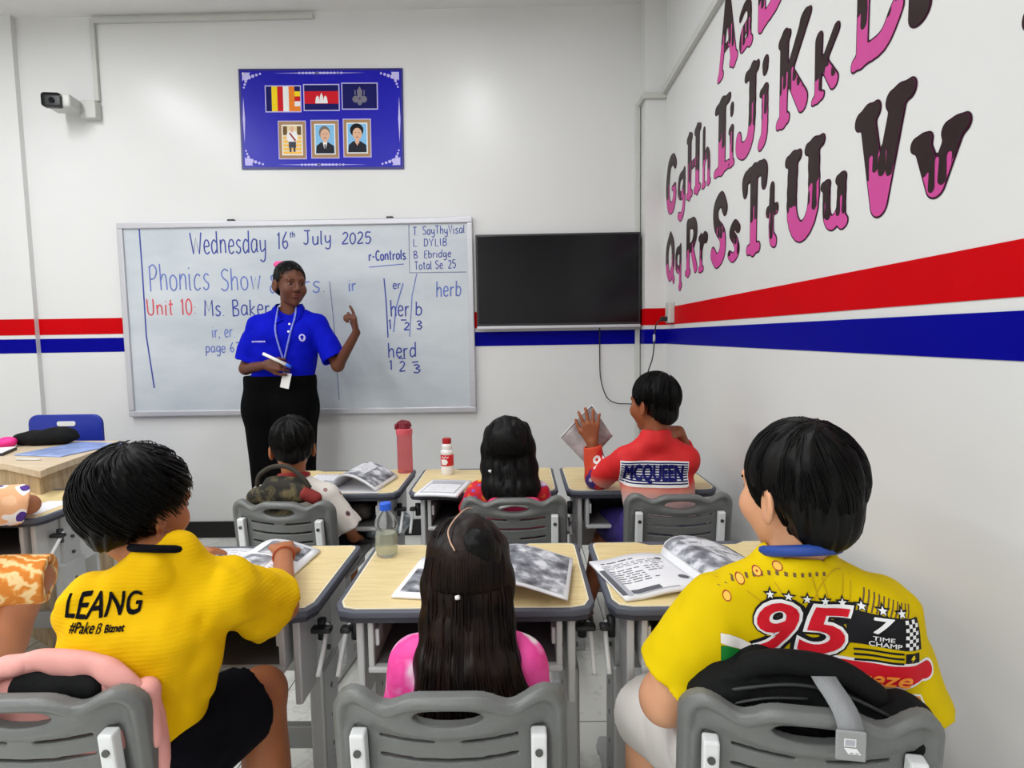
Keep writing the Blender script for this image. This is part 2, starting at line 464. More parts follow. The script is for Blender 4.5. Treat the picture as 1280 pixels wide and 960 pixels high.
def decal(name, bm, m, bvh, o, ex, ey, off=.0012, L=.012, parent=None, reach=.3):
    """lays the flat mesh bm on the surface in bvh, looking along -(ex x ey)"""
    o, ex, ey = Vector(o), Vector(ex).normalized(), Vector(ey).normalized(); n = ex.cross(ey).normalized()
    refine(bm, L); dead = []
    for v in bm.verts:
        p = o + ex * v.co.x + ey * v.co.y + n * reach
        h, hn, _, _ = bvh.ray_cast(p, -n, reach * 2)
        if h is None: dead.append(v); continue
        v.co = h + n * (off + v.co.z)
    if dead: bmesh.ops.delete(bm, geom=dead, context='VERTS')
    me = bpy.data.meshes.new(name); bm.to_mesh(me); bm.free()
    return link(name, me, m, parent, True)
def flat(name, bm, m, o, ex, ey, off=.0, parent=None, thick=0.):
    o, ex, ey = Vector(o), Vector(ex).normalized(), Vector(ey).normalized(); n = ex.cross(ey).normalized()
    for v in bm.verts: v.co = o + ex * v.co.x + ey * v.co.y + n * (off + v.co.z)
    me = bpy.data.meshes.new(name); bm.to_mesh(me); bm.free()
    return link(name, me, m, parent)
# ================================================================== the room
WY, WX, ZC = 3.65, .87, 3.195           # back wall, right wall, ceiling
LX, RY = -4.2, -3.2
def structure(name, mb, m, **k):
    o = mb.build(name, m, **k); o['kind'] = 'structure'; return o
structure('floor', MB().box((LX - .1, RY - .1, -.06), (WX + .1, WY + .1, 0)), 'floor')
structure('ceiling', MB().box((LX - .1, RY - .1, ZC), (WX + .1, WY + .1, ZC + .08)), 'ceiling')
wall_back = structure('wall_back', MB().box((LX - .1, WY, 0), (WX + .1, WY + .1, ZC)), 'wall')
structure('wall_right', MB().box((WX, RY, 0), (WX + .1, WY, ZC)), 'wall')
structure('wall_left', MB().box((LX - .1, RY, 0), (LX, WY, ZC)), 'wall')
structure('wall_rear', MB().box((LX - .1, RY - .1, 0), (WX + .1, RY, ZC)), 'wall')
CX, CY = .752, 3.52                       # corner column
structure('column', MB().box((CX, CY, 0), (WX, WY, ZC)), 'wall')
structure('pilaster', MB().box((LX, WY - .035, 0), (-2.985, WY, ZC)), 'wall')
structure('baseboard_back', MB().box((-2.985, WY - .012, 0), (CX, WY, .105), .002), 'black')
structure('baseboard_right', MB().box((WX - .012, RY, 0), (WX, CY, .105), .002), 'black')
structure('baseboard_left', MB().box((LX, RY, 0), (LX + .012, WY - .035, .105), .002), 'black')
# painted stripes: red over blue, on each stretch of wall
RED, BLU = (1.305, 1.404), (1.194, 1.281)
def stripes(n, boxes):
    for (nm, m, (z0, z1)) in (('red_band', 'red_stripe', RED), ('blue_band', 'blue_stripe', BLU)):
        mb = MB()
        for lo, hi in boxes: mb.box((lo[0], lo[1], z0), (hi[0], hi[1], z1))
        structure('trim_' + str(n), mb, m) if nm == 'red_band' else structure('trim_' + str(n + 1), mb, m)
stripes(1, [((-2.985, WY - .002), (CX, WY)), ((LX, WY - .037), (-2.985, WY - .035))])
stripes(3, [((CX, CY - .002), (WX, CY)), ((WX - .002, RY), (WX, CY)), ((CX - .002, CY), (CX, WY))])

# cable trunking
def trunk(name, label, pieces):
    mb = MB()
    for lo, hi in pieces: mb.box(lo, hi, .003)
    return tag(mb.build(name, 'trunk'), label, 'cable trunking')
trunk('cable_trunking', 'white cable trunking running under the ceiling and down to the camera on the back wall',
      [((-2.525, WY - .022, 3.148), (-1.19, WY, 3.176)), ((-2.525, WY - .022, 2.70), (-2.497, WY, 3.15))])
trunk('cable_trunking', 'white vertical cable trunking in the corner beside the television',
      [((CX - .034, WY - .02, 0.106), (CX - .006, WY, 2.62)), ((CX - .02, CY, 2.60), (CX, WY, 2.635)), ((CX - .02, CY - .02, 2.60), (WX, CY, 2.635))])
trunk('cable_trunking', 'long white cable trunking running along the upper right wall above the letters',
      [((WX - .026, RY + .1, 2.622), (WX, CY - .021, 2.662))])

# CCTV camera
r = empty('security_camera', (-2.545, WY, 2.645), 0, 'white box security camera with black lens face on the back wall', 'camera')
MB().box((-.05, -.055, -.055), (.045, 0, .05), .006).build('junction_box', 'trunk', r)
mb = MB().box((-.17, -.175, -.032), (-.03, -.05, .042), .012, 3, Matrix.Rotation(math.radians(8), 3, 'Z')); mb.build('camera_body', 'trunk', r, angle=40)
mb = MB().box((-.168, -.182, -.04), (-.062, -.172, .04), .018, 4, Matrix.Rotation(math.radians(8), 3, 'Z')); f = mb.build('lens_face', 'dark', r, angle=40)
MB().cyl((-.115, -.183, 0), (-.115, -.187, 0), .016).build('lens', 'tv', f)
MB().cyl((-.05, -.05, -.0), (-.07, -.09, 0), .016).build('bracket', 'trunk', r)

# television
r = empty('television', (.245, WY, 1.585), 0, 'black flat wall television switched off', 'television')
TW, TH = .495, .277
MB().box((-TW, -.07, -TH), (TW, -.03, TH), .006).build('body', 'tv_bezel', r)
MB().box((-TW + .012, -.0715, -TH + .02), (TW - .012, -.0695, TH - .012), .0008).build('screen', 'tv', r)
MB().box((-TW, -.072, -TH - .012), (TW, -.05, -TH + .006), .003).build('lower_bezel', 'frame_silver', r)
MB().box((-.2, -.03, -.15), (.2, 0, .15)).build('wall_mount', 'dark', r)
tag(MB().tube(smooth_path([(.5, WY - .015, 1.31), (.50, WY - .012, 1.12), (.505, WY - .02, .98), (.54, WY - .03, .87), (.60, WY - .03, .83), (.70, WY - .04, .822), (.84, WY - .15, .80), (.85, 3.42, .82)], 8), .0035, 6).build('power_cable', 'dark', None, True), 'thin black cable hanging below the television to the corner', 'cable')
r = empty('wall_socket', (WX, 3.33, 1.372), 0, 'white wall socket on the red band of the right wall', 'socket')
MB().box((-.035, -.04, -.06), (0, .04, .055), .006).build('socket_plate', 'trunk', r)
r = empty('power_plug', (WX - .04, 3.33, 1.335), 0, 'black plug and cord hanging from the wall socket', 'plug')
MB().box((-.03, -.018, -.012), (0.004, .018, .014), .005).build('plug', 'dark', r)
MB().tube(smooth_path([(-.028, 0, 0), (-.05, .02, -.03), (-.055, .03, -.08), (-.06, .02, -.13), (-.075, 0, -.22), (-.10, 0, -.30), (-.115, .02, -.42), (-.115, .02, -.50)], 6), .0036, 6).build('cord', 'dark', r, True)
MB().box((-.066, .02, -.128), (-.054, .032, -.085), .003).build('cord_tag', 'trunk', r)

# ------------------------------------------------------------------ whiteboard with its handwriting
bx0, bx1, bz0, bz1 = -2.437, -.268, .787, 1.976
BY = WY - .024
r = empty('whiteboard', (0, 0, 0), 0, 'large aluminium framed whiteboard covered in handwriting', 'whiteboard')
MB().box((bx0 + .03, BY, bz0 + .03), (bx1 - .03, WY - .004, bz1 - .03)).build('writing_surface', 'board', r)
fr = MB()
for lo, hi in (((bx0, BY - .014, bz1 - .036), (bx1, WY, bz1)), ((bx0, BY - .014, bz0), (bx1, WY, bz0 + .036)), ((bx0, BY - .014, bz0 + .036), (bx0 + .036, WY, bz1 - .036)), ((bx1 - .036, BY - .014, bz0 + .036), (bx1, WY, bz1 - .036))): fr.box(lo, hi, .006)
fr.build('frame', 'frame_silver', r)
for x in (-1.74, -.77): MB().box((x - .02, WY - .03, bz1 - .002), (x + .02, WY, bz1 + .012), .003).build('bracket', 'dark', r)
# a single stroke hand: glyphs on a grid, baseline 0, x height 5, capitals 8, descender -3; each entry: width, strokes
HAND = {
 'a': (4, [[(3.4, 4.6), (1.6, 5), (.4, 3), (.8, .6), (2, .2), (3.3, 2), (3.4, 4.8), (3.4, 1), (4, .2)]]), 'b': (4, [[(.6, 8), (.6, 0)], [(.6, 3.6), (2, 5), (3.4, 3.6), (3.2, 1), (1.8, 0), (.6, .8)]]),
 'c': (3.6, [[(3.2, 4.4), (1.8, 5), (.5, 3.4), (.6, 1), (1.8, 0), (3.3, .7)]]), 'd': (4.2, [[(3.3, 4), (1.8, 5), (.5, 3.2), (.7, .8), (1.8, 0), (3.3, 1.4)], [(3.5, 8.2), (3.4, 0)]]),
 'e': (3.8, [[(.6, 2.6), (3.2, 3), (2.8, 4.8), (1.4, 5), (.5, 3), (.8, .8), (2, 0), (3.4, .8)]]), 'f': (3, [[(3, 7.4), (2, 8), (1.2, 7), (1.2, 0)], [(.2, 4.8), (2.6, 4.8)]]),
 'g': (4, [[(3.3, 4.4), (1.6, 5), (.5, 3), (.9, .8), (2.2, .8), (3.4, 3)], [(3.5, 5), (3.4, -1.6), (2.2, -3), (.6, -2.2)]]), 'h': (4, [[(.6, 8.2), (.6, 0)], [(.6, 3), (1.8, 4.8), (3, 4.6), (3.3, 3), (3.4, 0)]]),
 'i': (1.8, [[(.8, 5), (.8, .4), (1.4, 0)], [(.8, 6.6), (.9, 7)]]), 'k': (3.6, [[(.6, 8), (.6, 0)], [(3, 4.8), (.7, 2.4), (3.2, 0)]]), 'l': (1.8, [[(.8, 8), (.7, 1), (1.4, 0)]]),
 'n': (4, [[(.6, 5), (.6, 0)], [(.6, 3), (1.8, 4.8), (3, 4.4), (3.3, 2.6), (3.4, 0)]]), 'o': (4, [[(2, 5), (.6, 3.8), (.6, 1.2), (2, 0), (3.4, 1.2), (3.4, 3.8), (2, 5)]]),
 'p': (4, [[(.6, 5), (.5, -3)], [(.6, 3.8), (2, 5), (3.3, 3.8), (3.2, 1.2), (2, .2), (.6, 1)]]), 'r': (3, [[(.6, 5), (.6, 0)], [(.6, 3), (1.4, 4.6), (2.8, 4.8)]]),
 's': (3.4, [[(3, 4.4), (1.8, 5), (.7, 4), (1.4, 2.8), (2.8, 1.8), (2.6, .4), (1.4, 0), (.4, .8)]]), 't': (3, [[(1.3, 7.4), (1.3, .8), (2.2, 0)], [(.2, 5.2), (2.6, 5.2)]]),
 'u': (4, [[(.6, 5), (.7, 1.2), (1.8, 0), (3.2, 1.4), (3.4, 5), (3.4, 0)]]), 'v': (3.8, [[(.4, 5), (1.9, 0), (3.4, 5)]]), 'w': (5, [[(.4, 5), (1.4, 0), (2.5, 4.4), (3.6, 0), (4.6, 5)]]),
 'y': (4, [[(.6, 5), (.9, 1.6), (2, .8), (3.3, 2)], [(3.5, 5), (3.4, -1.4), (2.2, -3), (.6, -2.2)]]),
 'W': (7, [[(.4, 8), (1.9, 0), (3.5, 6), (5.2, 0), (6.6, 8)]]), 'J': (4.4, [[(.8, 8), (4.2, 8)], [(2.8, 8), (2.8, 1.6), (1.6, 0), (.3, 1)]]), 'P': (4.4, [[(.8, 8), (.6, 0)], [(.4, 7.4), (2.6, 8.3), (4, 6.4), (2.8, 4.2), (.8, 3.8)]]),
 'S': (4.2, [[(3.8, 7.2), (2.2, 8), (.7, 6.6), (1.4, 4.8), (3.4, 3.2), (3.4, 1), (1.8, 0), (.4, 1)]]), 'U': (4.8, [[(.6, 8), (.7, 1.6), (2.2, 0), (3.8, 1.6), (4, 8)]]), 'M': (5.6, [[(.6, 0), (.9, 8), (2.8, 2.4), (4.6, 8), (5, 0)]]),
 'B': (4.4, [[(.7, 8), (.7, 0)], [(.5, 7.8), (2.8, 7.8), (3.2, 5.4), (1, 4.2), (3.4, 3.2), (3.4, .6), (.5, 0)]]), 'T': (4.4, [[(.2, 8), (4.2, 8)], [(2.2, 8), (2.2, 0)]]), 'L': (3.6, [[(.8, 8), (.7, 0), (3.3, 0)]]),
 'D': (4.4, [[(.8, 8), (.7, 0)], [(.4, 8), (2.8, 7.4), (3.8, 4), (2.8, .6), (.4, 0)]]), 'Y': (4.4, [[(.4, 8), (2.2, 4.4), (4, 8)], [(2.2, 4.4), (2.1, 0)]]), 'I': (2, [[(1, 8), (1, 0)]]), 'E': (4, [[(3.6, 8), (.8, 8), (.7, 0), (3.6, 0)], [(.8, 4.2), (3, 4.2)]]),
 'C': (4.4, [[(4, 6.8), (2.4, 8), (.7, 6), (.7, 2), (2.2, 0), (4, 1)]]), 'V': (4.4, [[(.4, 8), (2.2, 0), (4, 8)]]), 'Z': (4, [[(.4, 8), (3.6, 8), (.4, 0), (3.8, 0)]]),
 '0': (4, [[(2, 8), (.6, 6), (.6, 2), (2, 0), (3.4, 2), (3.4, 6), (2, 8)]]), '1': (2.4, [[(.4, 6.6), (1.4, 8), (1.4, 0)]]), '2': (4, [[(.5, 6.6), (2, 8), (3.4, 6.4), (2.6, 3.6), (.4, 0), (3.8, .2)]]),
 '3': (4, [[(.5, 7.4), (2.2, 8), (3.3, 6.2), (1.6, 4.4), (3.5, 2.6), (2.4, 0), (.4, .6)]]), '5': (4, [[(3.6, 8), (1, 8), (.7, 4.6), (2.4, 5), (3.6, 2.8), (2.4, 0), (.4, .6)]]), '6': (4, [[(3, 8), (1, 4.4), (.7, 1.6), (2, 0), (3.4, 1.6), (2.6, 3.6), (.9, 2.8)]]),
 '&': (4.6, [[(4.2, 0), (1, 6.6), (2.2, 8), (3, 6.4), (.6, 2.2), (1.6, 0), (3.8, 3)]]), '.': (1.6, [[(.6, .1), (.8, .4)]]), ',': (1.6, [[(.9, .4), (.5, -1)]]), ':': (1.8, [[(.7, .6), (.9, .9)], [(.7, 3.6), (.9, 3.9)]]), '-': (3, [[(.3, 3), (2.6, 3.1)]]), ' ': (2.6, []),
}
_hr = random.Random(3)
def hand_paths(txt):
    x = 0; out = []
    for c in txt:
        w, st = HAND[c]; jx, jy, sh = _hr.uniform(-.12, .12), _hr.uniform(-.25, .25), _hr.uniform(-.03, .05)
        for s in st:
            sharp = c in 'WMVTLEIvwYZk1'
            p = np.array(s, float) if sharp or len(s) < 3 else smooth_path([(a, b, 0) for a, b in s], 5)[:, :2]
            p = p.copy(); p[:, 0] += sh * p[:, 1] + jx + x; p[:, 1] += jy; out.append(p)
        x += w + .55
    return out, x - .55
def on_board(u, v):
    p = ony(u, v, BY); return np.array([p[0], p[2]])
def hand(txt, p0, p1, cap, m='marker_blue', w=.0085, name='handwriting'):
    """writes txt from pixel p0 to pixel p1 (baseline), capitals cap pixels tall"""
    paths, W = hand_paths(txt); a, b = on_board(*p0), on_board(*p1)
    top = on_board(p0[0], p0[1] - cap); ex = (b - a) / W; ey = (top - a) / 8; ey = np.array([0, ey[1]])
    P = [np.array([a + ex * x + ey * y for x, y in p]) for p in paths]
    bm = poly_bm(ribbon_polys(P, w)); flat(name, bm, m, (0, BY, 0), (1, 0, 0), (0, 0, 1), .0006, r)
def rule(pts, m='marker_blue', w=.008):
    P = [np.array([on_board(*p) for p in pts])]
    flat('ruled_line', poly_bm(ribbon_polys(P, w)), m, (0, BY, 0), (1, 0, 0), (0, 0, 1), .0005, r)
hand('Wednesday', (238, 318), (333, 316), 27); hand('16', (346, 312), (361, 311), 21); hand('th', (362, 297), (369, 296), 7, w=.006); hand('July', (379, 306), (414, 305), 17); hand('2025', (427, 305), (464, 304), 14)
hand('Phonics', (187, 364), (262, 362), 32, 'marker_pale'); hand('Show', (276, 363), (326, 361), 27, 'marker_pale'); hand('& ers.', (336, 366), (408, 365), 22, 'marker_pale')
hand('Unit 10:', (184, 394), (246, 393), 20, 'marker_red', .009); hand('Ms. Baker', (255, 395), (338, 394), 20)
hand('ir, er.', (265, 422), (294, 421), 15, 'marker_pale', .007); hand('page 63', (257, 441), (300, 440), 12, 'marker_pale', .007)
hand('ir', (435, 364), (446, 364), 15, 'marker_pale'); hand('er', (491, 361), (501, 361), 10, 'marker_blue', .007); hand('herb', (545, 371), (577, 370), 19, 'marker_pale')
hand('her', (488, 396), (512, 395), 20); hand('b', (519, 394), (528, 394), 17); hand('1', (486, 411), (490, 411), 12); hand('2', (505, 412), (512, 412), 9); hand('3', (520, 411), (528, 411), 10)
hand('herd', (485, 447), (521, 446), 18); hand('1', (486, 462), (492, 462), 12); hand('2', (499, 464), (507, 464), 12); hand('3', (516, 466), (526, 466), 10)
hand('r-Controls.', (461, 326), (510, 324), 12, w=.0085)
hand('T. SayThyVisal', (516, 294), (581, 291), 10, w=.0055); hand('L. DYLIB', (516, 308), (559, 307), 9, w=.0055); hand('B. Ebridge', (517, 323), (564, 321), 9, w=.0055); hand('Total Se. 25', (518, 337), (570, 335), 10, w=.0055)
rule([(511, 281), (512, 341), (583, 340)], 'marker_grey', .006); rule([(461, 334), (505, 330)], 'marker_pale', .006)
rule([(174, 286), (178, 340), (183, 420), (193, 485)], 'marker_blue', .009); rule([(412, 352), (417, 400), (424, 500)], 'marker_grey', .006)
rule([(480, 348), (483, 380), (485, 422)]); rule([(504, 354), (495, 385), (492, 415)], 'marker_pale'); rule([(521, 342), (515, 370), (514, 390), (512, 421)], 'marker_pale', .006)
rule([(501, 400), (508, 400)]); rule([(498, 448), (507, 448)]); rule([(515, 453), (523, 452)])

# ------------------------------------------------------------------ blue poster with flags and portraits
def px(u, v): 
    p = ony(u, v, WY - .008); return (p[0], p[2])
PO = np.array(ony(402.5, 149.5, WY))
r = empty('poster', (PO[0], WY, PO[2]), 0, 'royal blue poster with three flags above three framed portraits', 'poster')
r.rotation_euler = (0, math.radians(.9), 0)
PW, PH = .493, .293
MB().box((-PW, -.008, -PH), (PW, 0, PH), .002).build('board', 'poster_blue', r)
def pflat(name, polys, m, par=r, off=.0085): return flat(name, poly_bm(polys), m, (0, -off, 0), (1, 0, 0), (0, 0, 1), 0, par)
def R_(x0, z0, x1, z1): return [(x0, z0), (x1, z0), (x1, z1), (x0, z1)]
bw = .012
pflat('border', [R_(-PW, PH - bw, PW, PH), R_(-PW, -PH, PW, -PH + bw), R_(-PW, -PH, -PW + bw, PH), R_(PW - bw, -PH, PW, PH)], 'poster_edge')
orn = []
for sx in (-1, 1):
    for sz in (-1, 1):
        cx_, cz_ = sx * (PW - .022), sz * (PH - .022)
        orn.append([(cx_, cz_), (cx_ - sx * .05, cz_), (cx_, cz_ - sz * .05)])
        for k in range(5):
            a = .02 + k * .022; orn.append(circle((cx_ - sx * a, cz_ - sz * max(.008, .035 - k * .007)), .013 - k * .0016, 9)); orn.append(circle((cx_ - sx * max(.008, .035 - k * .007), cz_ - sz * a * .8), .011 - k * .0013, 9))
    orn.append([(sx * (PW - .024), -.14), (sx * (PW - .017), 0), (sx * (PW - .024), .13), (sx * (PW - .031), 0)])
for sz in (-1, 1):
    orn.append([(-.28, sz * (PH - .026)), (0, sz * (PH - .022)), (.27, sz * (PH - .026)), (0, sz * (PH - .030))])
    for k in range(-6, 7): orn.append(circle((k * .021, sz * (PH - .026)), .012 - abs(k) * .0009, 9, .007))
pflat('ornament', orn, 'lilac', off=.0088)
flags = [(-.228, .118), (0.003, .125), (.233, .132)]
fw, fh = .103, .072
for i, (cx_, cz_) in enumerate(flags):
    b = pflat('flag', [R_(cx_ - fw - .006, cz_ - fh - .006, cx_ + fw + .006, cz_ + fh + .006)], 'lilac', off=.009)
    def s(m, *q, o=.0096): return pflat('field', list(q), m, b, o)
    X0, X1, Z0, Z1 = cx_ - fw, cx_ + fw, cz_ - fh, cz_ + fh
    if i == 0:
        w6 = (X1 - X0) / 6
        for k, c in enumerate(('navy', 'yellow', 'red', 'white', 'orange')): s(c, R_(X0 + k * w6, Z0, X0 + (k + 1) * w6, Z1))
        h5 = (Z1 - Z0) / 5
        for k, c in enumerate(('navy', 'yellow', 'red', 'white', 'orange')): s(c, R_(X1 - w6, Z1 - (k + 1) * h5, X1, Z1 - k * h5))
    elif i == 1:
        s('navy', R_(X0, Z0, X1, Z1)); s('red', R_(X0, Z0 + .036, X1, Z1 - .036), o=.0099)
        s('white', R_(-.037 + cx_, cz_ - .034, .037 + cx_, cz_ - .024), *[[(cx_ + q - .013, cz_ - .026), (cx_ + q + .013, cz_ - .026), (cx_ + q + .009, cz_ - .002 + hh * .4), (cx_ + q, cz_ + .008 + hh), (cx_ + q - .009, cz_ - .002 + hh * .4)] for q, hh in ((-.024, .004), (0, .02), (.024, .004))], o=.0102)
    else:
        s('navy', R_(X0, Z0, X1, Z1))
        s('emblem', [(cx_ - .012, cz_ - .01), (cx_ + .012, cz_ - .01), (cx_ + .016, cz_ + .03), (cx_, cz_ + .056), (cx_ - .016, cz_ + .03)], circle((cx_ - .024, cz_ - .018), .02, 14), circle((cx_ + .024, cz_ - .018), .02, 14), circle((cx_, cz_ - .036), .014, 12, .018), R_(cx_ - .03, cz_ + .005, cx_ - .024, cz_ + .035), R_(cx_ + .024, cz_ + .005, cx_ + .03, cz_ + .035), o=.0099)
pors = [(-.18, -.122), (.018, -.118), (.213, -.112)]
for i, (cx_, cz_) in enumerate(pors):
    hw, hh = .085, .113
    b = pflat('portrait', [R_(cx_ - hw, cz_ - hh, cx_ + hw, cz_ + hh)], 'gold', off=.009)
    def s(m, *q, o=.0099): return pflat('picture', list(q), m, b, o)
    s('lilac', R_(cx_ - hw, cz_ - hh, cx_ + hw, cz_ - hh + .005), R_(cx_ - hw, cz_ + hh - .005, cx_ + hw, cz_ + hh), R_(cx_ - hw, cz_ - hh, cx_ - hw + .005, cz_ + hh), R_(cx_ + hw - .005, cz_ - hh, cx_ + hw, cz_ + hh), o=.0094)
    s('white', R_(cx_ - .063, cz_ - .09, cx_ + .063, cz_ + .09), o=.0094)
    s('skyblue' if i else 'cream', R_(cx_ - .057, cz_ - .084, cx_ + .057, cz_ + .084), o=.0097)
    if i == 0:
        s('paleorange', *[R_(cx_ - .055, cz_ - .08 + k * .022, cx_ + .055, cz_ - .07 + k * .022) for k in range(5)]); s('brownish', R_(cx_ - .055, cz_ + .03, cx_ - .03, cz_ + .08), R_(cx_ + .03, cz_ + .03, cx_ + .055, cz_ + .08))
        s('white', circle((cx_, cz_ + .02), .034, 16, .04), o=.0102); s('facetone', circle((cx_, cz_ + .062), .013, 14, .018), o=.0105); s('maroon', [(cx_ - .02, cz_ + .04), (cx_ - .012, cz_ + .044), (cx_ + .024, cz_ - .002), (cx_ + .016, cz_ - .008)], o=.0106)
        s('facegrey', R_(cx_ - .022, cz_ - .045, cx_ + .022, cz_ - .01), R_(cx_ - .018, cz_ - .07, cx_ - .006, cz_ - .045), R_(cx_ + .006, cz_ - .07, cx_ + .018, cz_ - .045), o=.0104)
    else:
        s('suit', [(cx_ - .056, cz_ - .083), (cx_ + .056, cz_ - .083), (cx_ + .054, cz_ - .04), (cx_ + .02, cz_ - .018), (cx_ - .024, cz_ - .018), (cx_ - .052, cz_ - .04)])
        s('hairgrey' if i == 1 else 'blk', circle((cx_ - .002, cz_ + .038 + .008 * (i - 1)), .033 + .008 * (i - 1), 20, .04), o=.0101)
        s('facetone', circle((cx_ + .001, cz_ + .024), .028, 20, .036), R_(cx_ - .012, cz_ - .03, cx_ + .012, cz_ + .0), o=.0103)
        s('white' if i == 1 else 'facetone', [(cx_ - .014, cz_ - .018), (cx_ + .014, cz_ - .018), (cx_, cz_ - .075 if i == 1 else cz_ - .045)], o=.0104)
        if i == 1: s('suit', R_(cx_ - .004, cz_ - .075, cx_ + .004, cz_ - .03), o=.0106)
        s('suit', R_(cx_ - .015, cz_ + .03, cx_ - .006, cz_ + .033), R_(cx_ + .006, cz_ + .03, cx_ + .015, cz_ + .033), o=.0106); s('maroon', R_(cx_ - .008, cz_ + .004, cx_ + .008, cz_ + .008), o=.0106)
MB().cyl((-PW + .028, -.012, PH - .028), (-PW + .028, -.008, PH - .028), .006).build('pin', 'white_metal', r)

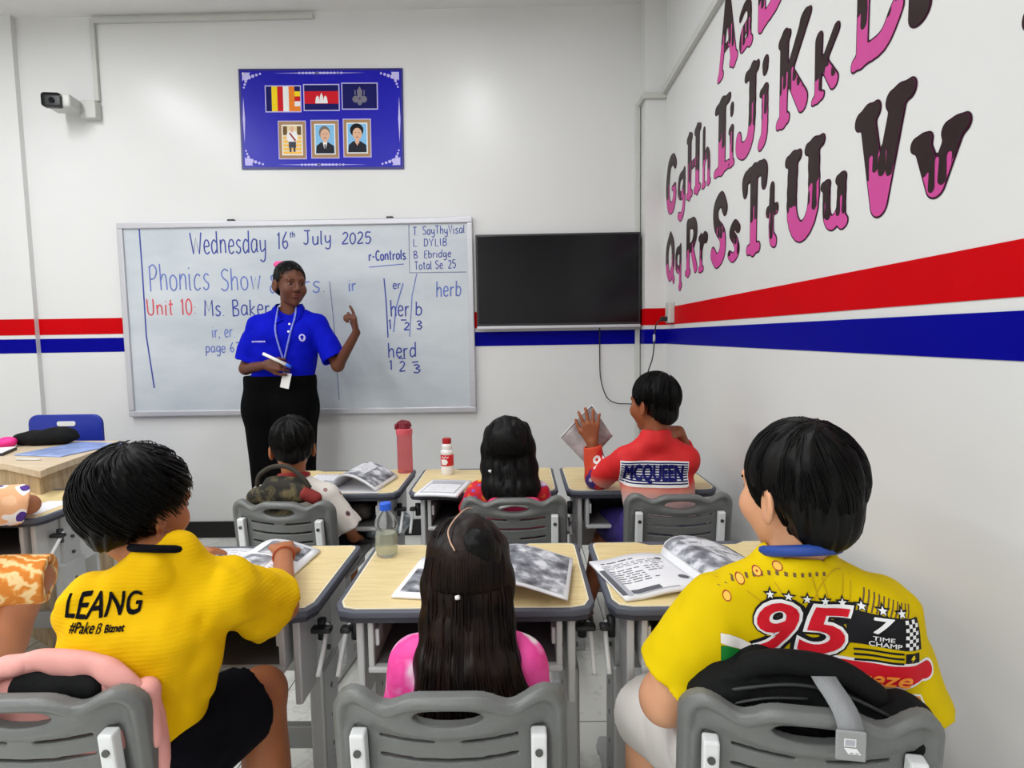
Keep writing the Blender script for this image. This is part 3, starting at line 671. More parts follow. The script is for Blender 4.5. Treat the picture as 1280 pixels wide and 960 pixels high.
# ------------------------------------------------------------------ fat dripping alphabet on the right wall
GL = {  # strokes (x, y, radius); cap height 1
 'A': [[(.14, .08, .10), (.42, .92, .13)], [(.44, .92, .13), (.72, .08, .14)], [(.22, .36, .06), (.62, .36, .06)], [(.06, .06, .07), (.24, .06, .07)], [(.6, .08, .08), (.82, .08, .08)]],
 'a': [[(.1, .52, .07), (.26, .58, .07), (.4, .5, .08), (.4, .14, .09), (.48, .08, .07)], [(.38, .34, .07), (.18, .28, .1), (.16, .14, .09), (.36, .12, .07)]],
 'B': [[(.16, .1, .12), (.16, .9, .12)], [(.16, .9, .1), (.5, .84, .12), (.5, .62, .1), (.2, .52, .08), (.56, .42, .12), (.56, .18, .13), (.16, .1, .1)]],
 'G': [[(.66, .78, .10), (.5, .9, .11), (.26, .84, .13), (.14, .5, .14), (.24, .16, .13), (.48, .1, .12), (.62, .26, .12), (.6, .4, .1)], [(.46, .42, .06), (.66, .42, .06)]],
 'g': [[(.36, .5, .08), (.16, .46, .08), (.12, .24, .08), (.3, .16, .08), (.4, .3, .07)], [(.44, .54, .08), (.42, .0, .09), (.28, -.18, .09), (.1, -.14, .08)]],
 'H': [[(.16, .06, .12), (.16, .92, .12)], [(.56, .06, .12), (.56, .92, .12)], [(.16, .48, .08), (.56, .48, .08)], [(.06, .92, .07), (.26, .92, .07)], [(.46, .92, .07), (.68, .92, .07)], [(.04, .06, .07), (.28, .06, .07)], [(.44, .06, .07), (.68, .06, .07)]],
 'h': [[(.12, .06, .08), (.12, .86, .09)], [(.12, .36, .07), (.28, .5, .09), (.4, .4, .09), (.4, .06, .09)], [(.04, .05, .06), (.2, .05, .06)], [(.34, .05, .06), (.48, .05, .06)]],
 'I': [[(.28, .08, .13), (.28, .92, .13)], [(.12, .92, .08), (.46, .92, .08)], [(.1, .07, .08), (.46, .07, .08)]],
 'i': [[(.14, .08, .09), (.14, .52, .09)], [(.06, .52, .06), (.18, .52, .06)], [(.06, .06, .06), (.22, .06, .06)], [(.14, .76, .08), (.14, .82, .09)]],
 'J': [[(.56, .92, .13), (.54, .26, .13), (.36, .08, .13), (.14, .14, .12), (.12, .26, .12)], [(.36, .92, .08), (.7, .92, .08)]],
 'j': [[(.2, .54, .1), (.2, .08, .1), (.1, -.02, .09)], [(.1, .55, .06), (.24, .55, .06)], [(.2, .78, .09), (.2, .84, .1)]],
 'K': [[(.16, .08, .12), (.16, .92, .13)], [(.62, .9, .12), (.24, .48, .1)], [(.3, .5, .11), (.6, .12, .14)], [(.04, .07, .08), (.26, .07, .08)], [(.06, .92, .07), (.26, .92, .07)], [(.56, .92, .07), (.7, .92, .07)]],
 'k': [[(.12, .06, .08), (.12, .62, .09)], [(.42, .56, .08), (.18, .32, .07)], [(.22, .34, .08), (.4, .1, .1)], [(.04, .05, .06), (.2, .05, .06)]],
 'L': [[(.18, .1, .12), (.18, .92, .13)], [(.18, .1, .1), (.5, .1, .11), (.68, .26, .12)], [(.06, .92, .08), (.3, .92, .08)], [(.06, .08, .08), (.2, .08, .08)]],
 'l': [[(.18, .1, .13), (.18, .92, .13)]],
 'Q': [[(.38, .9, .11), (.14, .66, .13), (.14, .3, .13), (.36, .1, .11), (.58, .3, .13), (.58, .68, .13), (.38, .9, .11)], [(.44, .22, .08), (.64, .02, .1)]],
 'q': [[(.36, .5, .08), (.14, .46, .09), (.12, .22, .09), (.32, .14, .08)], [(.42, .54, .08), (.4, -.16, .1)], [(.32, -.16, .06), (.5, -.14, .06)]],
 'R': [[(.16, .06, .12), (.16, .9, .12)], [(.16, .9, .1), (.48, .86, .12), (.56, .68, .12), (.42, .5, .1), (.2, .48, .08)], [(.36, .48, .1), (.58, .1, .12)], [(.04, .06, .07), (.26, .06, .07)]],
 'r': [[(.14, .06, .09), (.14, .54, .09)], [(.16, .36, .07), (.28, .52, .09), (.4, .5, .1)], [(.04, .05, .06), (.24, .05, .06)], [(.05, .54, .06), (.16, .54, .06)]],
 'S': [[(.62, .74, .12), (.46, .9, .12), (.24, .8, .13), (.28, .58, .13), (.52, .4, .14), (.52, .18, .14), (.3, .08, .12), (.12, .2, .13)]],
 's': [[(.4, .46, .08), (.26, .54, .08), (.14, .44, .08), (.3, .3, .09), (.36, .16, .09), (.22, .08, .08), (.08, .14, .08)]],
 'T': [[(.4, .08, .13), (.4, .9, .14)], [(.12, .76, .1), (.14, .9, .1), (.66, .9, .1), (.7, .74, .1)], [(.24, .07, .08), (.56, .07, .08)]],
 't': [[(.2, .7, .1), (.2, .2, .1), (.32, .1, .09)], [(.06, .46, .08), (.36, .46, .08)]],
 'U': [[(.16, .9, .13), (.16, .32, .13), (.36, .1, .13), (.58, .3, .13), (.58, .9, .13)], [(.04, .92, .08), (.28, .92, .08)], [(.46, .92, .08), (.72, .92, .08)]],
 'u': [[(.12, .5, .09), (.14, .2, .09), (.26, .1, .09), (.42, .2, .1)], [(.42, .5, .1), (.42, .12, .1), (.5, .08, .07)], [(.04, .52, .06), (.16, .52, .06)], [(.34, .52, .06), (.46, .52, .06)]],
 'V': [[(.16, .9, .14), (.36, .14, .15)], [(.6, .9, .14), (.38, .14, .15)], [(.04, .9, .1), (.28, .92, .1)], [(.5, .92, .1), (.74, .92, .1)]],
 'v': [[(.14, .48, .11), (.3, .14, .13)], [(.5, .48, .12), (.32, .14, .13)], [(.06, .5, .08), (.2, .5, .08)], [(.42, .5, .09), (.58, .5, .09)]],
 'W': [[(.16, .9, .13), (.30, .14, .14)], [(.5, .8, .11), (.32, .14, .13)], [(.5, .8, .11), (.68, .14, .14)], [(.9, .9, .13), (.70, .14, .14)], [(.04, .9, .1), (.28, .92, .1)], [(.8, .92, .1), (1.04, .92, .1)]],
}
def clip_tris(T, S):
    """keeps the part of the triangles where S<0"""
    out = []
    for t, s in zip(T, S):
        ins = [i for i in range(3) if s[i] < 0]
        if len(ins) == 3: out.append([tuple(p) for p in t]); continue
        if not ins: continue
        poly = []
        for i in range(3):
            j = (i + 1) % 3
            if s[i] < 0: poly.append(tuple(t[i]))
            if (s[i] < 0) != (s[j] < 0):
                q = s[i] / (s[i] - s[j]); poly.append(tuple(t[i] + q * (t[j] - t[i])))
        out.append(poly)
    return out
def glyph2d(ch, seed):
    st = GL[ch]; pts = np.array([p[:2] for s in st for p in s]); lo = pts.min(0) - .2; hi = pts.max(0) + .2; h = .022
    nx, ny = (np.ceil((hi - lo) / h)).astype(int) + 1
    X, Y = np.meshgrid(lo[0] + np.arange(nx) * h, lo[1] + np.arange(ny) * h, indexing='ij'); P = np.stack([X, Y, 0 * X], -1)
    D = None
    for s in st:
        if len(s) > 2:
            q = smooth_path([np.array(p) for p in s], 4)
        else: q = np.array(s)
        for a, b in zip(q[:-1], q[1:]):
            d = RC((a[0], a[1], 0), (b[0], b[1], 0), a[2] * .84, b[2] * .84)(P); D = d if D is None else smin(D, d, .025)
    top = pts[:, 1].max(); rg = random.Random(seed)
    mid = .54 * (top if top > .7 else top + .02); G = Y - mid
    drip = np.zeros_like(X)
    x = lo[0]
    DR = None
    brown = -(Y - (mid + .06))
    while x < hi[0]:
        L = rg.uniform(.05, .27); w = rg.uniform(.032, .05)
        d = RC((x, mid + .15, 0), (x, mid + .06 - L, 0), w * .8, w * 1.1)(P); brown = smin(brown, d, .03); x += rg.uniform(.09, .13)
    i, j = np.meshgrid(np.arange(nx - 1), np.arange(ny - 1), indexing='ij'); i = i.ravel(); j = j.ravel()
    tri = [((i, j), (i + 1, j), (i + 1, j + 1)), ((i, j), (i + 1, j + 1), (i, j + 1))]
    T = np.concatenate([np.stack([P[a][:, :2] for a in t], 1) for t in tri]); 
    def S(A): return np.concatenate([np.stack([A[a] for a in t], 1) for t in tri])
    sd, sb = S(D), S(brown); near = (sd.min(1) < 0)
    T, sd, sb = T[near], sd[near], sb[near]
    base = clip_tris(T, sd); ins = clip_tris(T, sd + .016)
    both = np.maximum(sd + .016, sb); choc = clip_tris(T, both)
    return base, ins, choc, lo[0] + .2
LET = [('A', 2.629, 2.388, 2.297, .31), ('a', 2.382, 2.241, 2.30, .30), ('B', 2.20, 1.98, 2.297, .31),
 ('G', 3.50, 3.27, 1.92, .32), ('g', 3.25, 3.10, 1.925, .31), ('H', 3.09, 2.843, 1.913, .32), ('h', 2.835, 2.70, 1.915, .30), ('I', 2.662, 2.457, 1.91, .31), ('i', 2.483, 2.41, 1.914, .29), ('J', 2.401, 2.176, 1.906, .31), ('j', 2.183, 2.095, 1.92, .31), ('K', 2.035, 1.803, 1.905, .30), ('k', 1.797, 1.645, 1.90, .285), ('L', 1.591, 1.379, 1.90, .30), ('l', 1.366, 1.29, 1.90, .30), 
 ('Q', 3.50, 3.30, 1.545, .285), ('q', 3.29, 3.15, 1.55, .30), ('R', 3.10, 2.886, 1.533, .285), ('r', 2.875, 2.73, 1.534, .30), ('S', 2.692, 2.480, 1.53, .31), ('s', 2.474, 2.335, 1.532, .28), ('T', 2.326, 2.090, 1.527, .325), ('t', 2.102, 2.0, 1.534, .30), ('U', 1.960, 1.707, 1.522, .288), ('u', 1.729, 1.579, 1.52, .265), ('V', 1.563, 1.326, 1.52, .285), ('v', 1.342, 1.164, 1.521, .27), ('W', 1.062, .76, 1.52, .285)]
for k, (ch, y0, y1, z, cap) in enumerate(LET):
    base, ins, choc, x0 = glyph2d(ch, 50 + k)
    allp = np.array([p for q in base for p in q]); gx0, gx1 = allp[:, 0].min(), allp[:, 0].max()
    sx = (y0 - y1) / (gx1 - gx0)
    gz0 = min(allp[:, 1].min(), -.0) if ch in 'gqjQ' else allp[:, 1].min()
    base_z = z - (0 if ch in 'gqjQ' else gz0 * cap)
    def place(name, polys, m, off, par=None):
        bm = bmesh.new(); dd = {}
        for q in polys:
            vs = []
            for p in q:
                kk = (round(p[0], 5), round(p[1], 5))
                if kk not in dd: dd[kk] = bm.verts.new((WX - off, y0 - (p[0] - gx0) * sx, base_z + p[1] * cap))
                if dd[kk] not in vs: vs.append(dd[kk])
            if len(vs) > 2:
                try: bm.faces.new(vs[::-1])
                except ValueError: pass
        me = bpy.data.meshes.new(name); bm.to_mesh(me); bm.free(); return link(name, me, m, par)
    size = 'capital' if ch.isupper() else 'small'
    lab = 'pink and brown dripping wall letter, %s %s, on the right wall' % (size, ch.upper()) if ch != 'W' else 'pink and brown wall letter cut off by the right picture edge'
    o = tag(place('wall_letter', base, 'letter_line', .0012), lab, 'wall letter', 'dripping alphabet letters on the right wall')
    place('letter_face', ins, 'letter_pink', .0020, o)
    place('brown_topping', choc if ch not in 'l' else ins, 'letter_brown', .0026, o)
# ================================================================== school desks
DZ = .645
def make_desk():
    r = empty('school_desk')
    W, D = .595, .43
    x0, x1, y0, y1 = -W / 2, W / 2, 0, D
    def outline(i, notch=False):
        c = .05 - i * .6; q = [(x0 + i + c, y0 + i), (x1 - i - c, y0 + i), (x1 - i - c * .3, y0 + i + c * .22), (x1 - i, y0 + i + c * .9), ]
        k = .022 - i * .3
        q += [(x1 - i, y1 - i - k), (x1 - i - k * .3, y1 - i - k * .3), (x1 - i - k, y1 - i)]
        if notch: q += [(.155, y1 - i), (.125, y1 - .036), (-.125, y1 - .036), (-.155, y1 - i)]
        q += [(x0 + i + k, y1 - i), (x0 + i + k * .3, y1 - i - k * .3), (x0 + i, y1 - i - k), (x0 + i, y0 + i + c * .9), (x0 + i + c * .3, y0 + i + c * .22)]
        return q
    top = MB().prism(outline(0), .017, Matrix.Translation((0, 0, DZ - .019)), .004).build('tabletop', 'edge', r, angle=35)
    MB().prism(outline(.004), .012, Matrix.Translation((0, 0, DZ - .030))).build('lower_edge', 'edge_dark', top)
    MB().prism(outline(.012, True), .0022, Matrix.Translation((0, 0, DZ - .0022))).build('laminate_rim', 'beech_rim', top)
    MB().prism(outline(.0155, True), .0026, Matrix.Translation((0, 0, DZ - .0022))).build('laminate', 'beech', top)
    MB().box((-.13, y1 - .03, DZ - .006), (.13, y1 - .008, DZ - .0012), .002).build('pen_groove', 'edge', top)
    # open book bin
    bw, b0, b1, bz0, bz1 = .222, .025, .36, DZ - .145, DZ - .03
    MB().box((-bw, b0, bz0), (-bw + .014, b1, bz1), .003).box((bw - .014, b0, bz0), (bw, b1, bz1), .003).box((-bw, b0 - .006, bz0 - .012), (bw, b1, bz0 + .002), .004).build('book_bin', 'light_metal', r)
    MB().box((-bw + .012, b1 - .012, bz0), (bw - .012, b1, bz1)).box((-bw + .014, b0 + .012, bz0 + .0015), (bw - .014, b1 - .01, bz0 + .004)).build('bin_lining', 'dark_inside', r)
    for s in (-1, 1): MB().box((s * (bw - .019) - .005, b0 + .01, bz0 + .045), (s * (bw - .019) + .005, b0 + .05, bz0 + .085), .003).build('hook', 'white_metal', r)
    for s in (-1, 1):
        X = s * .252
        lg = MB().box((X - .019, .13, .03), (X + .019, .245, .43), .008).box((X - .013, .145, .40), (X + .013, .23, DZ - .03), .004).build('leg', 'grey_metal', r)
        MB().box((X - s * .008 - .009, .04, .40), (X - s * .008 + .009, .40, DZ - .03), .004).build('side_panel', 'light_metal', lg)
        MB().box((X - .02, -.0, .012), (X + .02, .43, .045), .01).box((X - .022, -.005, 0), (X + .022, .03, .018), .004).box((X - .022, .40, 0), (X + .022, .435, .018), .004).build('foot_bar', 'grey_metal', lg)
        for zz in (.12, .2, .28, .36, .46, .52):
            MB().cyl((X - .0205, .19, zz), (X + .0205, .19, zz), .006, 10).build('bolt', 'screw', lg)
        hd = MB().tube(smooth_path([(X + s * .018, .12, DZ - .09), (X + s * .035, .12, DZ - .09), (X + s * .042, .10, DZ - .10), (X + s * .043, .03, DZ - .17)], 5), .006, 8).build('crank', 'white_metal', r, True)
        MB().cyl((X + s * .025, .12, DZ - .075), (X + s * .025, .12, DZ - .125), .011, 12).box((X + s * .018 - .012, .09, DZ - .1), (X + s * .018 + .025 * s + .012 * s, .115, DZ - .086), .004).build('crank_grip', 'dark', hd, True)
    MB().box((-.24, .30, .10), (.24, .325, .17), .006).build('cross_bar', 'grey_metal', r)
    MB().box((-.235, .352, .30), (.235, .366, DZ - .145), .003).build('modesty_panel', 'light_metal', r)
    return r
SPOT = [(-.768, 1.262, 'light wood school desk in the nearest row under the boy in the plain yellow jersey'), (-.132, 1.262, 'light wood school desk in the nearest row with the blue-capped bottle on it'),
        (.492, 1.262, 'light wood school desk in the nearest row against the right wall, open workbook on it'), (-.778, 2.255, 'light wood school desk in the far row with the pink bottle on it'),
        (-.148, 2.255, 'light wood school desk in the far row with the white drink bottle on it'), (.478, 2.255, 'light wood school desk in the far row under the child in the red racing shirt')]
desk = make_desk()
for i, (x, y, lab) in enumerate(SPOT):
    if i == 0:
        desk.location = (x, y, 0); tag(desk, lab, 'desk', 'school desks')
    else: copy_thing(desk, (x, y, 0), 0, lab)
copy_thing(desk, (-1.975, 1.975, 0), 0, 'light wood school desk cut off by the left picture edge beside the oak desk')

# ================================================================== school chairs: grey shell back with a handle hole
CHW = .19
def ztop(x):
    a = np.abs(x); return .2585 - .0175 * np.exp(-((a - .098) / .03) ** 2) + .003 * np.exp(-((a - .155) / .03) ** 2)
def seg2(P, pts, r):
    d = None
    for a, b in zip(pts[:-1], pts[1:]):
        q = RC((a[0], 0, a[1]), (b[0], 0, b[1]), r, r)(np.stack([P[..., 0], 0 * P[..., 0], P[..., 2]], -1)); d = q if d is None else np.minimum(d, q)
    return d
def back_sdf(P):
    P = P.copy(); x, z = P[..., 0], P[..., 2]
    y = P[..., 1] - .9 * x * x + .10 * (z - .1) * (z > -1) ; P[..., 1] = y
    # 2D outline distance
    q = np.stack([np.abs(x) - (CHW - .045), np.maximum(z - (ztop(x) - .045), -(z - .02) )], -1)
    o2 = np.linalg.norm(np.maximum(q, 0), axis=-1) + np.minimum(q.max(-1), 0) - .045
    th = .0085
    rim = .012 * np.exp(-((o2 + .012) / .012) ** 2)
    hole = np.sqrt((x / .056) ** 2 + ((z - .221) / .0145) ** 2); holed = (hole - 1) * .0145
    rim2 = .0095 * np.exp(-((holed - .012) / .011) ** 2)
    ridge = .009 * np.exp(-((np.abs(x) - .166 - .05 * (.2 - z)) / .010) ** 2) * np.clip((.215 - z) / .03, 0, 1)
    pocket = -.004 * np.clip((.012 - np.abs(np.abs(x) - .143)) / .004, 0, 1) * (z < .197)
    back = th + np.maximum(np.maximum(rim, rim2), ridge) + pocket           # towards -y
    d = np.maximum(np.maximum(-y - back, y - th), o2 * .9)
    d = np.maximum(d, -holed * .7)
    for zz, spans in ((.178, ((-.108, -.024), (.024, .108))), (.143, ((-.108, .108),)), (.108, ((-.108, -.024), (.024, .108))), (.07, ((-.108, .108),))):
        for a, b in spans:
            m = [(a + (b - a) * t, zz + .55 * (a + (b - a) * t) ** 2) for t in np.linspace(0, 1, 5)]
            d = np.maximum(d, -seg2(P, m, .0032))
    return d.astype(f32)
def make_chair():
    r = empty('school_chair')
    me = sdf_mesh('backrest', FN(back_sdf), (-.215, -.06, -.005), (.215, .09, .285), .0026, 1)
    bk = link('backrest', me, 'grey_plastic', r, True); bk.location = (0, -.19, .435)
    def seat(P):
        x, y, z = P[..., 0], P[..., 1], P[..., 2]
        q = np.stack([np.abs(x) - .15, np.abs(y) - .14], -1); o2 = np.linalg.norm(np.maximum(q, 0), axis=-1) + np.minimum(q.max(-1), 0) - .045
        zz = z - .22 * x * x - .012 * np.sin(y * 9) + .35 * np.maximum(y - .12, 0) ** 1.3
        return np.maximum(np.abs(zz) - .010, o2).astype(f32)
    st = link('seat', sdf_mesh('seat', FN(seat), (-.215, -.2, -.06), (.215, .2, .06), .005, 1), 'grey_plastic', r, True); st.location = (0, -.0, .40)
    for s in (-1, 1):
        X = s * .143
        up = MB().box((X - .0125, -.203, .36), (X + .0125, -.180, .632), .004, 2, Matrix.Rotation(math.radians(5.5), 3, 'X'), (X, -.19, .5)).build('upright', 'white_metal', r)
        MB().cyl((X, -.208, .60), (X, -.2155, .60), .0062, 12).build('screw', 'screw', up)
        lg = MB().box((X - .016, -.06, .03), (X + .016, .01, .36), .006).box((X - .0125, -.225, .345), (X + .0125, .16, .372), .004).build('leg', 'grey_metal', r)
        MB().box((X - .017, -.23, .008), (X + .017, .2, .036), .008).build('foot_bar', 'grey_metal', lg)
    MB().box((-.143, -.05, .1), (.143, -.03, .14), .004).box((-.15, -.03, .355), (.15, -.005, .388), .004).build('cross_bar', 'grey_metal', r)
    return r
chair = make_chair()
# the plane of the back is at local y = -.19
CH = [(-.808, .90, 0, 0., 'grey plastic school chair in the nearest row with the pink backpack hanging on it'), (-.12, .895, 0, 0., 'grey plastic school chair in the nearest row of the girl in the pink top'),
      (.430, .850, -10, 0., 'grey plastic school chair in the nearest row with the black backpack hanging on it'), (-.835, 2.0, -7, .0, 'grey plastic school chair in the far row with the camouflage backpack on it'),
      (-.025, 2.03, 0, -.005, 'grey plastic school chair in the far row of the child with long straight hair'), (.556, 2.03, 0, .0, 'grey plastic school chair in the far row of the child in the red racing shirt'),
      (-2.05, 1.62, 0, 0, 'grey plastic school chair under the child at the left picture edge')]
CHAIRS = []
for i, (x, y, a, dz, lab) in enumerate(CH):
    t = math.radians(a); loc = (x - .19 * math.sin(t), y + .19 * math.cos(t), dz)
    if i == 0:
        chair.location = loc; chair.rotation_euler = (0, 0, t); tag(chair, lab, 'chair', 'grey school chairs'); CHAIRS.append(chair)
    else: CHAIRS.append(copy_thing(chair, loc, t, lab))
bpy.context.view_layer.update()

# ================================================================== the teacher's desk corner
r = empty('teacher_desk', (-1.89, 2.26, 0), 0, 'pale oak desk at the left picture edge with a blue folder on top', 'desk')
MB().prism([(-1.1, .26), (-.29, .165), (0, 0), (-.02, .06), (-.105, .57), (-.16, .70), (-1.1, .76)], .028, Matrix.Translation((0, 0, .722)), .002).build('desk_top', 'oak_top', r)
MB().prism([(-.04, .04), (-.06, .04), (-.155, .56), (-.135, .56)], .722).build('side_panel', 'oak', r)
MB().prism([(-1.08, .285), (-.30, .19), (-.05, .045), (-.05, .065), (-.30, .21), (-1.08, .305)], .72).build('front_panel', 'oak', r)
MB().prism([(-1.08, .70), (-.16, .64), (-.16, .66), (-1.08, .72)], .5, Matrix.Translation((0, 0, .22))).build('back_panel', 'oak', r)
r = empty('chair', (-2.44, 3.14, 0), 0, 'blue plastic chair standing behind the oak desk', 'chair')
bk = MB().prism(rrect(-.20, -.17, .20, .17, .05), .02, Matrix.Translation((0, -.02, .70)) @ Matrix.Rotation(math.pi / 2, 4, 'X'), .006).build('backrest', mat('blue_plastic', (16, 40, 150), .4), r, angle=50)
MB().prism(rrect(-.05, -.013, .05, .013, .012), .006, Matrix.Translation((.01, -.038, .822)) @ Matrix.Rotation(math.pi / 2, 4, 'X')).build('handle_slot', 'white_metal', bk)
MB().box((-.2, -.03, .41), (.2, .36, .44), .014).build('seat', bpy.data.materials['blue_plastic'], r)
for s in (-1, 1):
    for yy in (0, .33): MB().tube([(s * .16, yy, .42), (s * .18, yy + (-.02 if yy == 0 else .03), 0)], .012).build('leg', 'grey_metal', r)
    MB().tube([(s * .17, -.008, .42), (s * .17, -.03, .70)], .011).build('upright', 'grey_metal', r)
BLACKBAG = mat('black_nylon', (13, 14, 15), .8, var=.15, vs=20, bump=.5, bs=260, spec=.2)
tag(link('handbag', sdf_mesh('handbag', FN(lambda P: U([EL((0, 0, .035), (.15, .06, .034)), EL((-.08, 0, .03), (.10, .055, .03)), EL((.05, 0, .05), (.08, .05, .032))], .03)(P) + .014 * (vn(P * 24) - .5)), (-.2, -.1, -.0), (.2, .1, .16), .006), BLACKBAG, None, True), 'black soft bag lying on the oak desk before the blue chair', 'bag').location = (-2.35, 2.88, .75)
tag(MB().box((-.12, -.16, 0), (.14, .16, .006), .002, 2, Matrix.Rotation(math.radians(-12), 3, 'Z')).build('folder', mat('blue_sleeve', (150, 172, 224), .25, var=.2, vs=14)), 'shiny pale blue document folder lying on the oak desk', 'folder').location = (-2.13, 2.72, .7505)
r = empty('exercise_book', (-2.46, 2.62, .7505), .4, 'black and white exercise book at the left end of the oak desk', 'book')
MB().box((-.11, -.08, 0), (.11, .08, .012), .002).build('cover', 'dark', r); MB().box((-.108, -.079, .0125), (.108, .079, .0165), .001).build('pages', 'paper', r)
tag(link('pouch', sdf_mesh('pouch', FN(lambda P: U([EL((0, 0, .02), (.06, .04, .02)), EL((.03, 0, .03), (.04, .03, .02))], .02)(P) + .01 * (vn(P * 40) - .5)), (-.12, -.08, -.01), (.12, .08, .1), .005), mat('hot_pink_fabric', (236, 40, 140), .6), None, True), 'small hot pink pouch at the left end of the oak desk', 'pouch').location = (-2.52, 2.80, .75)
tag(MB().tube([(-2.18, 2.485, .7555), (-2.06, 2.47, .7555)], [.0045, .0035]).build('pen', 'white_metal', None, True), 'white pen lying near the edge of the oak desk', 'pen')

# ================================================================== bottles
n = NT('pink_clear_plastic'); n.l(n.ramp(n.noise(5).outputs[0], [(.3, lin((232, 126, 130))), (.7, lin((240, 140, 142)))]), n.b.inputs['Base Color']); n.set(Roughness=.08, Transmission_Weight=.85, IOR=1.06); M['pinkclear'] = n.m
n = NT('clear_plastic'); n.l(n.ramp(n.noise(5).outputs[0], [(.3, lin((240, 244, 244))), (.7, lin((250, 252, 252)))]), n.b.inputs['Base Color']); n.set(Roughness=.04, Transmission_Weight=.94, IOR=1.04, Specular_IOR_Level=1.); M['clear'] = n.m
M['maroon_plastic'] = mat('maroon_plastic', (120, 20, 40), .3); M['pink_plastic'] = mat('pink_plastic', (214, 92, 104), .35); M['blue_cap'] = mat('blue_cap', (30, 92, 214), .35); M['red_cap'] = mat('red_cap', (170, 18, 28), .4); M['white_gloss'] = mat('white_gloss', (236, 234, 232), .3)
r = empty('water_bottle', (-.521, 2.62, DZ + .0005), 0, 'tall translucent pink bottle with a dark red flip lid on the far desk', 'bottle')
MB().lathe([(0, 0), (.032, 0), (.034, .006), (.034, .062), (.0325, .064), (.034, .067), (.034, .172), (.031, .176), (0, .176)]).build('bottle_body', 'pinkclear', r, angle=40)
MB().lathe([(0, .174), (.037, .174), (.037, .196), (.030, .2), (0, .2)]).build('collar', 'pink_plastic', r, angle=40)
lid = MB().lathe([(0, .2), (.029, .2), (.026, .225), (.012, .231), (0, .231)]).build('lid', 'maroon_plastic', r, angle=40)
MB().box((-.042, -.012, .195), (-.026, .012, .222), .005).tube(smooth_path([(-.03, 0, .222), (-.012, 0, .233), (.02, 0, .228), (.03, 0, .208)], 5), .0055).build('carry_loop', 'maroon_plastic', lid, True)
r = empty('drink_bottle', (-.323, 2.565, DZ + .0005), 0, 'white plastic drink bottle with a red cap and red label', 'bottle')
MB().lathe([(0, 0), (.026, 0), (.029, .008), (.029, .035), (.0275, .04), (.0275, .092), (.029, .096), (.029, .106), (.022, .113), (.024, .125), (.022, .135), (.018, .14), (0, .14)]).build('bottle_body', 'white_gloss', r, angle=50)
lb = MB().lathe([(.0283, .042), (.0287, .043), (.0287, .09), (.0283, .091)]).build('label', mat('label_red', (206, 26, 40), .4), r, angle=60)
MB().lathe([(0, .139), (.0195, .139), (.0195, .16), (.017, .162), (0, .162)]).build('cap', 'red_cap', r, angle=40)
vv = []
bm = poly_bm([[(-.02, .048), (.004, .048), (.012, .06), (.004, .072), (-.02, .072)]]); refine(bm, .006)
for v in bm.verts: a = v.co.x / .0285 - 1.75; v.co = (.0291 * math.cos(a), .0291 * math.sin(a), v.co.y)
me = bpy.data.meshes.new('label_patch'); bm.to_mesh(me); bm.free(); link('label_patch', me, 'white', lb)
bm = poly_bm(ribbon_polys([[(-.02, .078), (-.012, .084), (-.006, .076), (0, .085), (.008, .078), (.014, .084)]], .004)); refine(bm, .006)
for v in bm.verts: a = v.co.x / .0285 - 1.75; v.co = (.0291 * math.cos(a), .0291 * math.sin(a), v.co.y)
me = bpy.data.meshes.new('label_script'); bm.to_mesh(me); bm.free(); link('label_script', me, 'white', lb)
r = empty('plastic_bottle', (-.377, 1.60, DZ + .0005), 0, 'clear waisted plastic bottle with a blue cap on the near middle desk', 'bottle')
MB().lathe([(0, .002), (.022, 0), (.029, .006), (.031, .02), (.031, .062), (.028, .068), (.025, .073), (.028, .078), (.031, .084), (.030, .1), (.024, .115), (.014, .126), (.0125, .134), (0, .134)]).build('bottle_body', 'clear', r, angle=60)
n = NT('cloudy_water'); n.l(n.ramp(n.noise(9).outputs[0], [(.3, lin((214, 216, 196))), (.7, lin((226, 228, 212)))]), n.b.inputs['Base Color']); n.set(Roughness=.1, Transmission_Weight=.7, IOR=1.03); M['cloudy'] = n.m
MB().lathe([(0, .004), (.026, .006), (.0285, .02), (.0285, .06), (.0265, .066), (0, .066)]).build('water', 'cloudy', r, angle=60)
MB().lathe([(0, .13), (.0165, .13), (.0165, .148), (.0145, .15), (0, .15)]).build('cap', 'blue_cap', r, angle=40)

# ================================================================== open books
def page_grid(name, w, h, prof, thick, m, par, nx=14, ny=6, curl=None):
    """a block of pages from x=0 (spine) to x=w; prof(t) gives its top height"""
    V = []; T = np.linspace(0, 1, nx + 1); S = np.linspace(-.5, .5, ny + 1); 
    for k in (0, 1):
        for t in T:
            for s in S:
                z = prof(t) + (curl(t, s) if curl else 0); V.append((w * t, s * h, z if k else max(.0004, z - thick(t))))
    n1 = (nx + 1) * (ny + 1); I = lambda k, i, j: k * n1 + i * (ny + 1) + j; Fq = []
    for i in range(nx):
        for j in range(ny):
            Fq += [(I(1, i, j), I(1, i + 1, j), I(1, i + 1, j + 1), I(1, i, j + 1)), (I(0, i, j), I(0, i, j + 1), I(0, i + 1, j + 1), I(0, i + 1, j))]
        for j in (0, ny):
            q = (I(0, i, j), I(0, i + 1, j), I(1, i + 1, j), I(1, i, j)); Fq.append(q if j == 0 else q[::-1])
    for j in range(ny):
        q = (I(0, nx, j), I(0, nx, j + 1), I(1, nx, j + 1), I(1, nx, j)); Fq.append(q); q = (I(0, 0, j), I(0, 0, j + 1), I(1, 0, j + 1), I(1, 0, j)); Fq.append(q[::-1])
    return link(name, mesh_np(name, V, Fq), m, par)
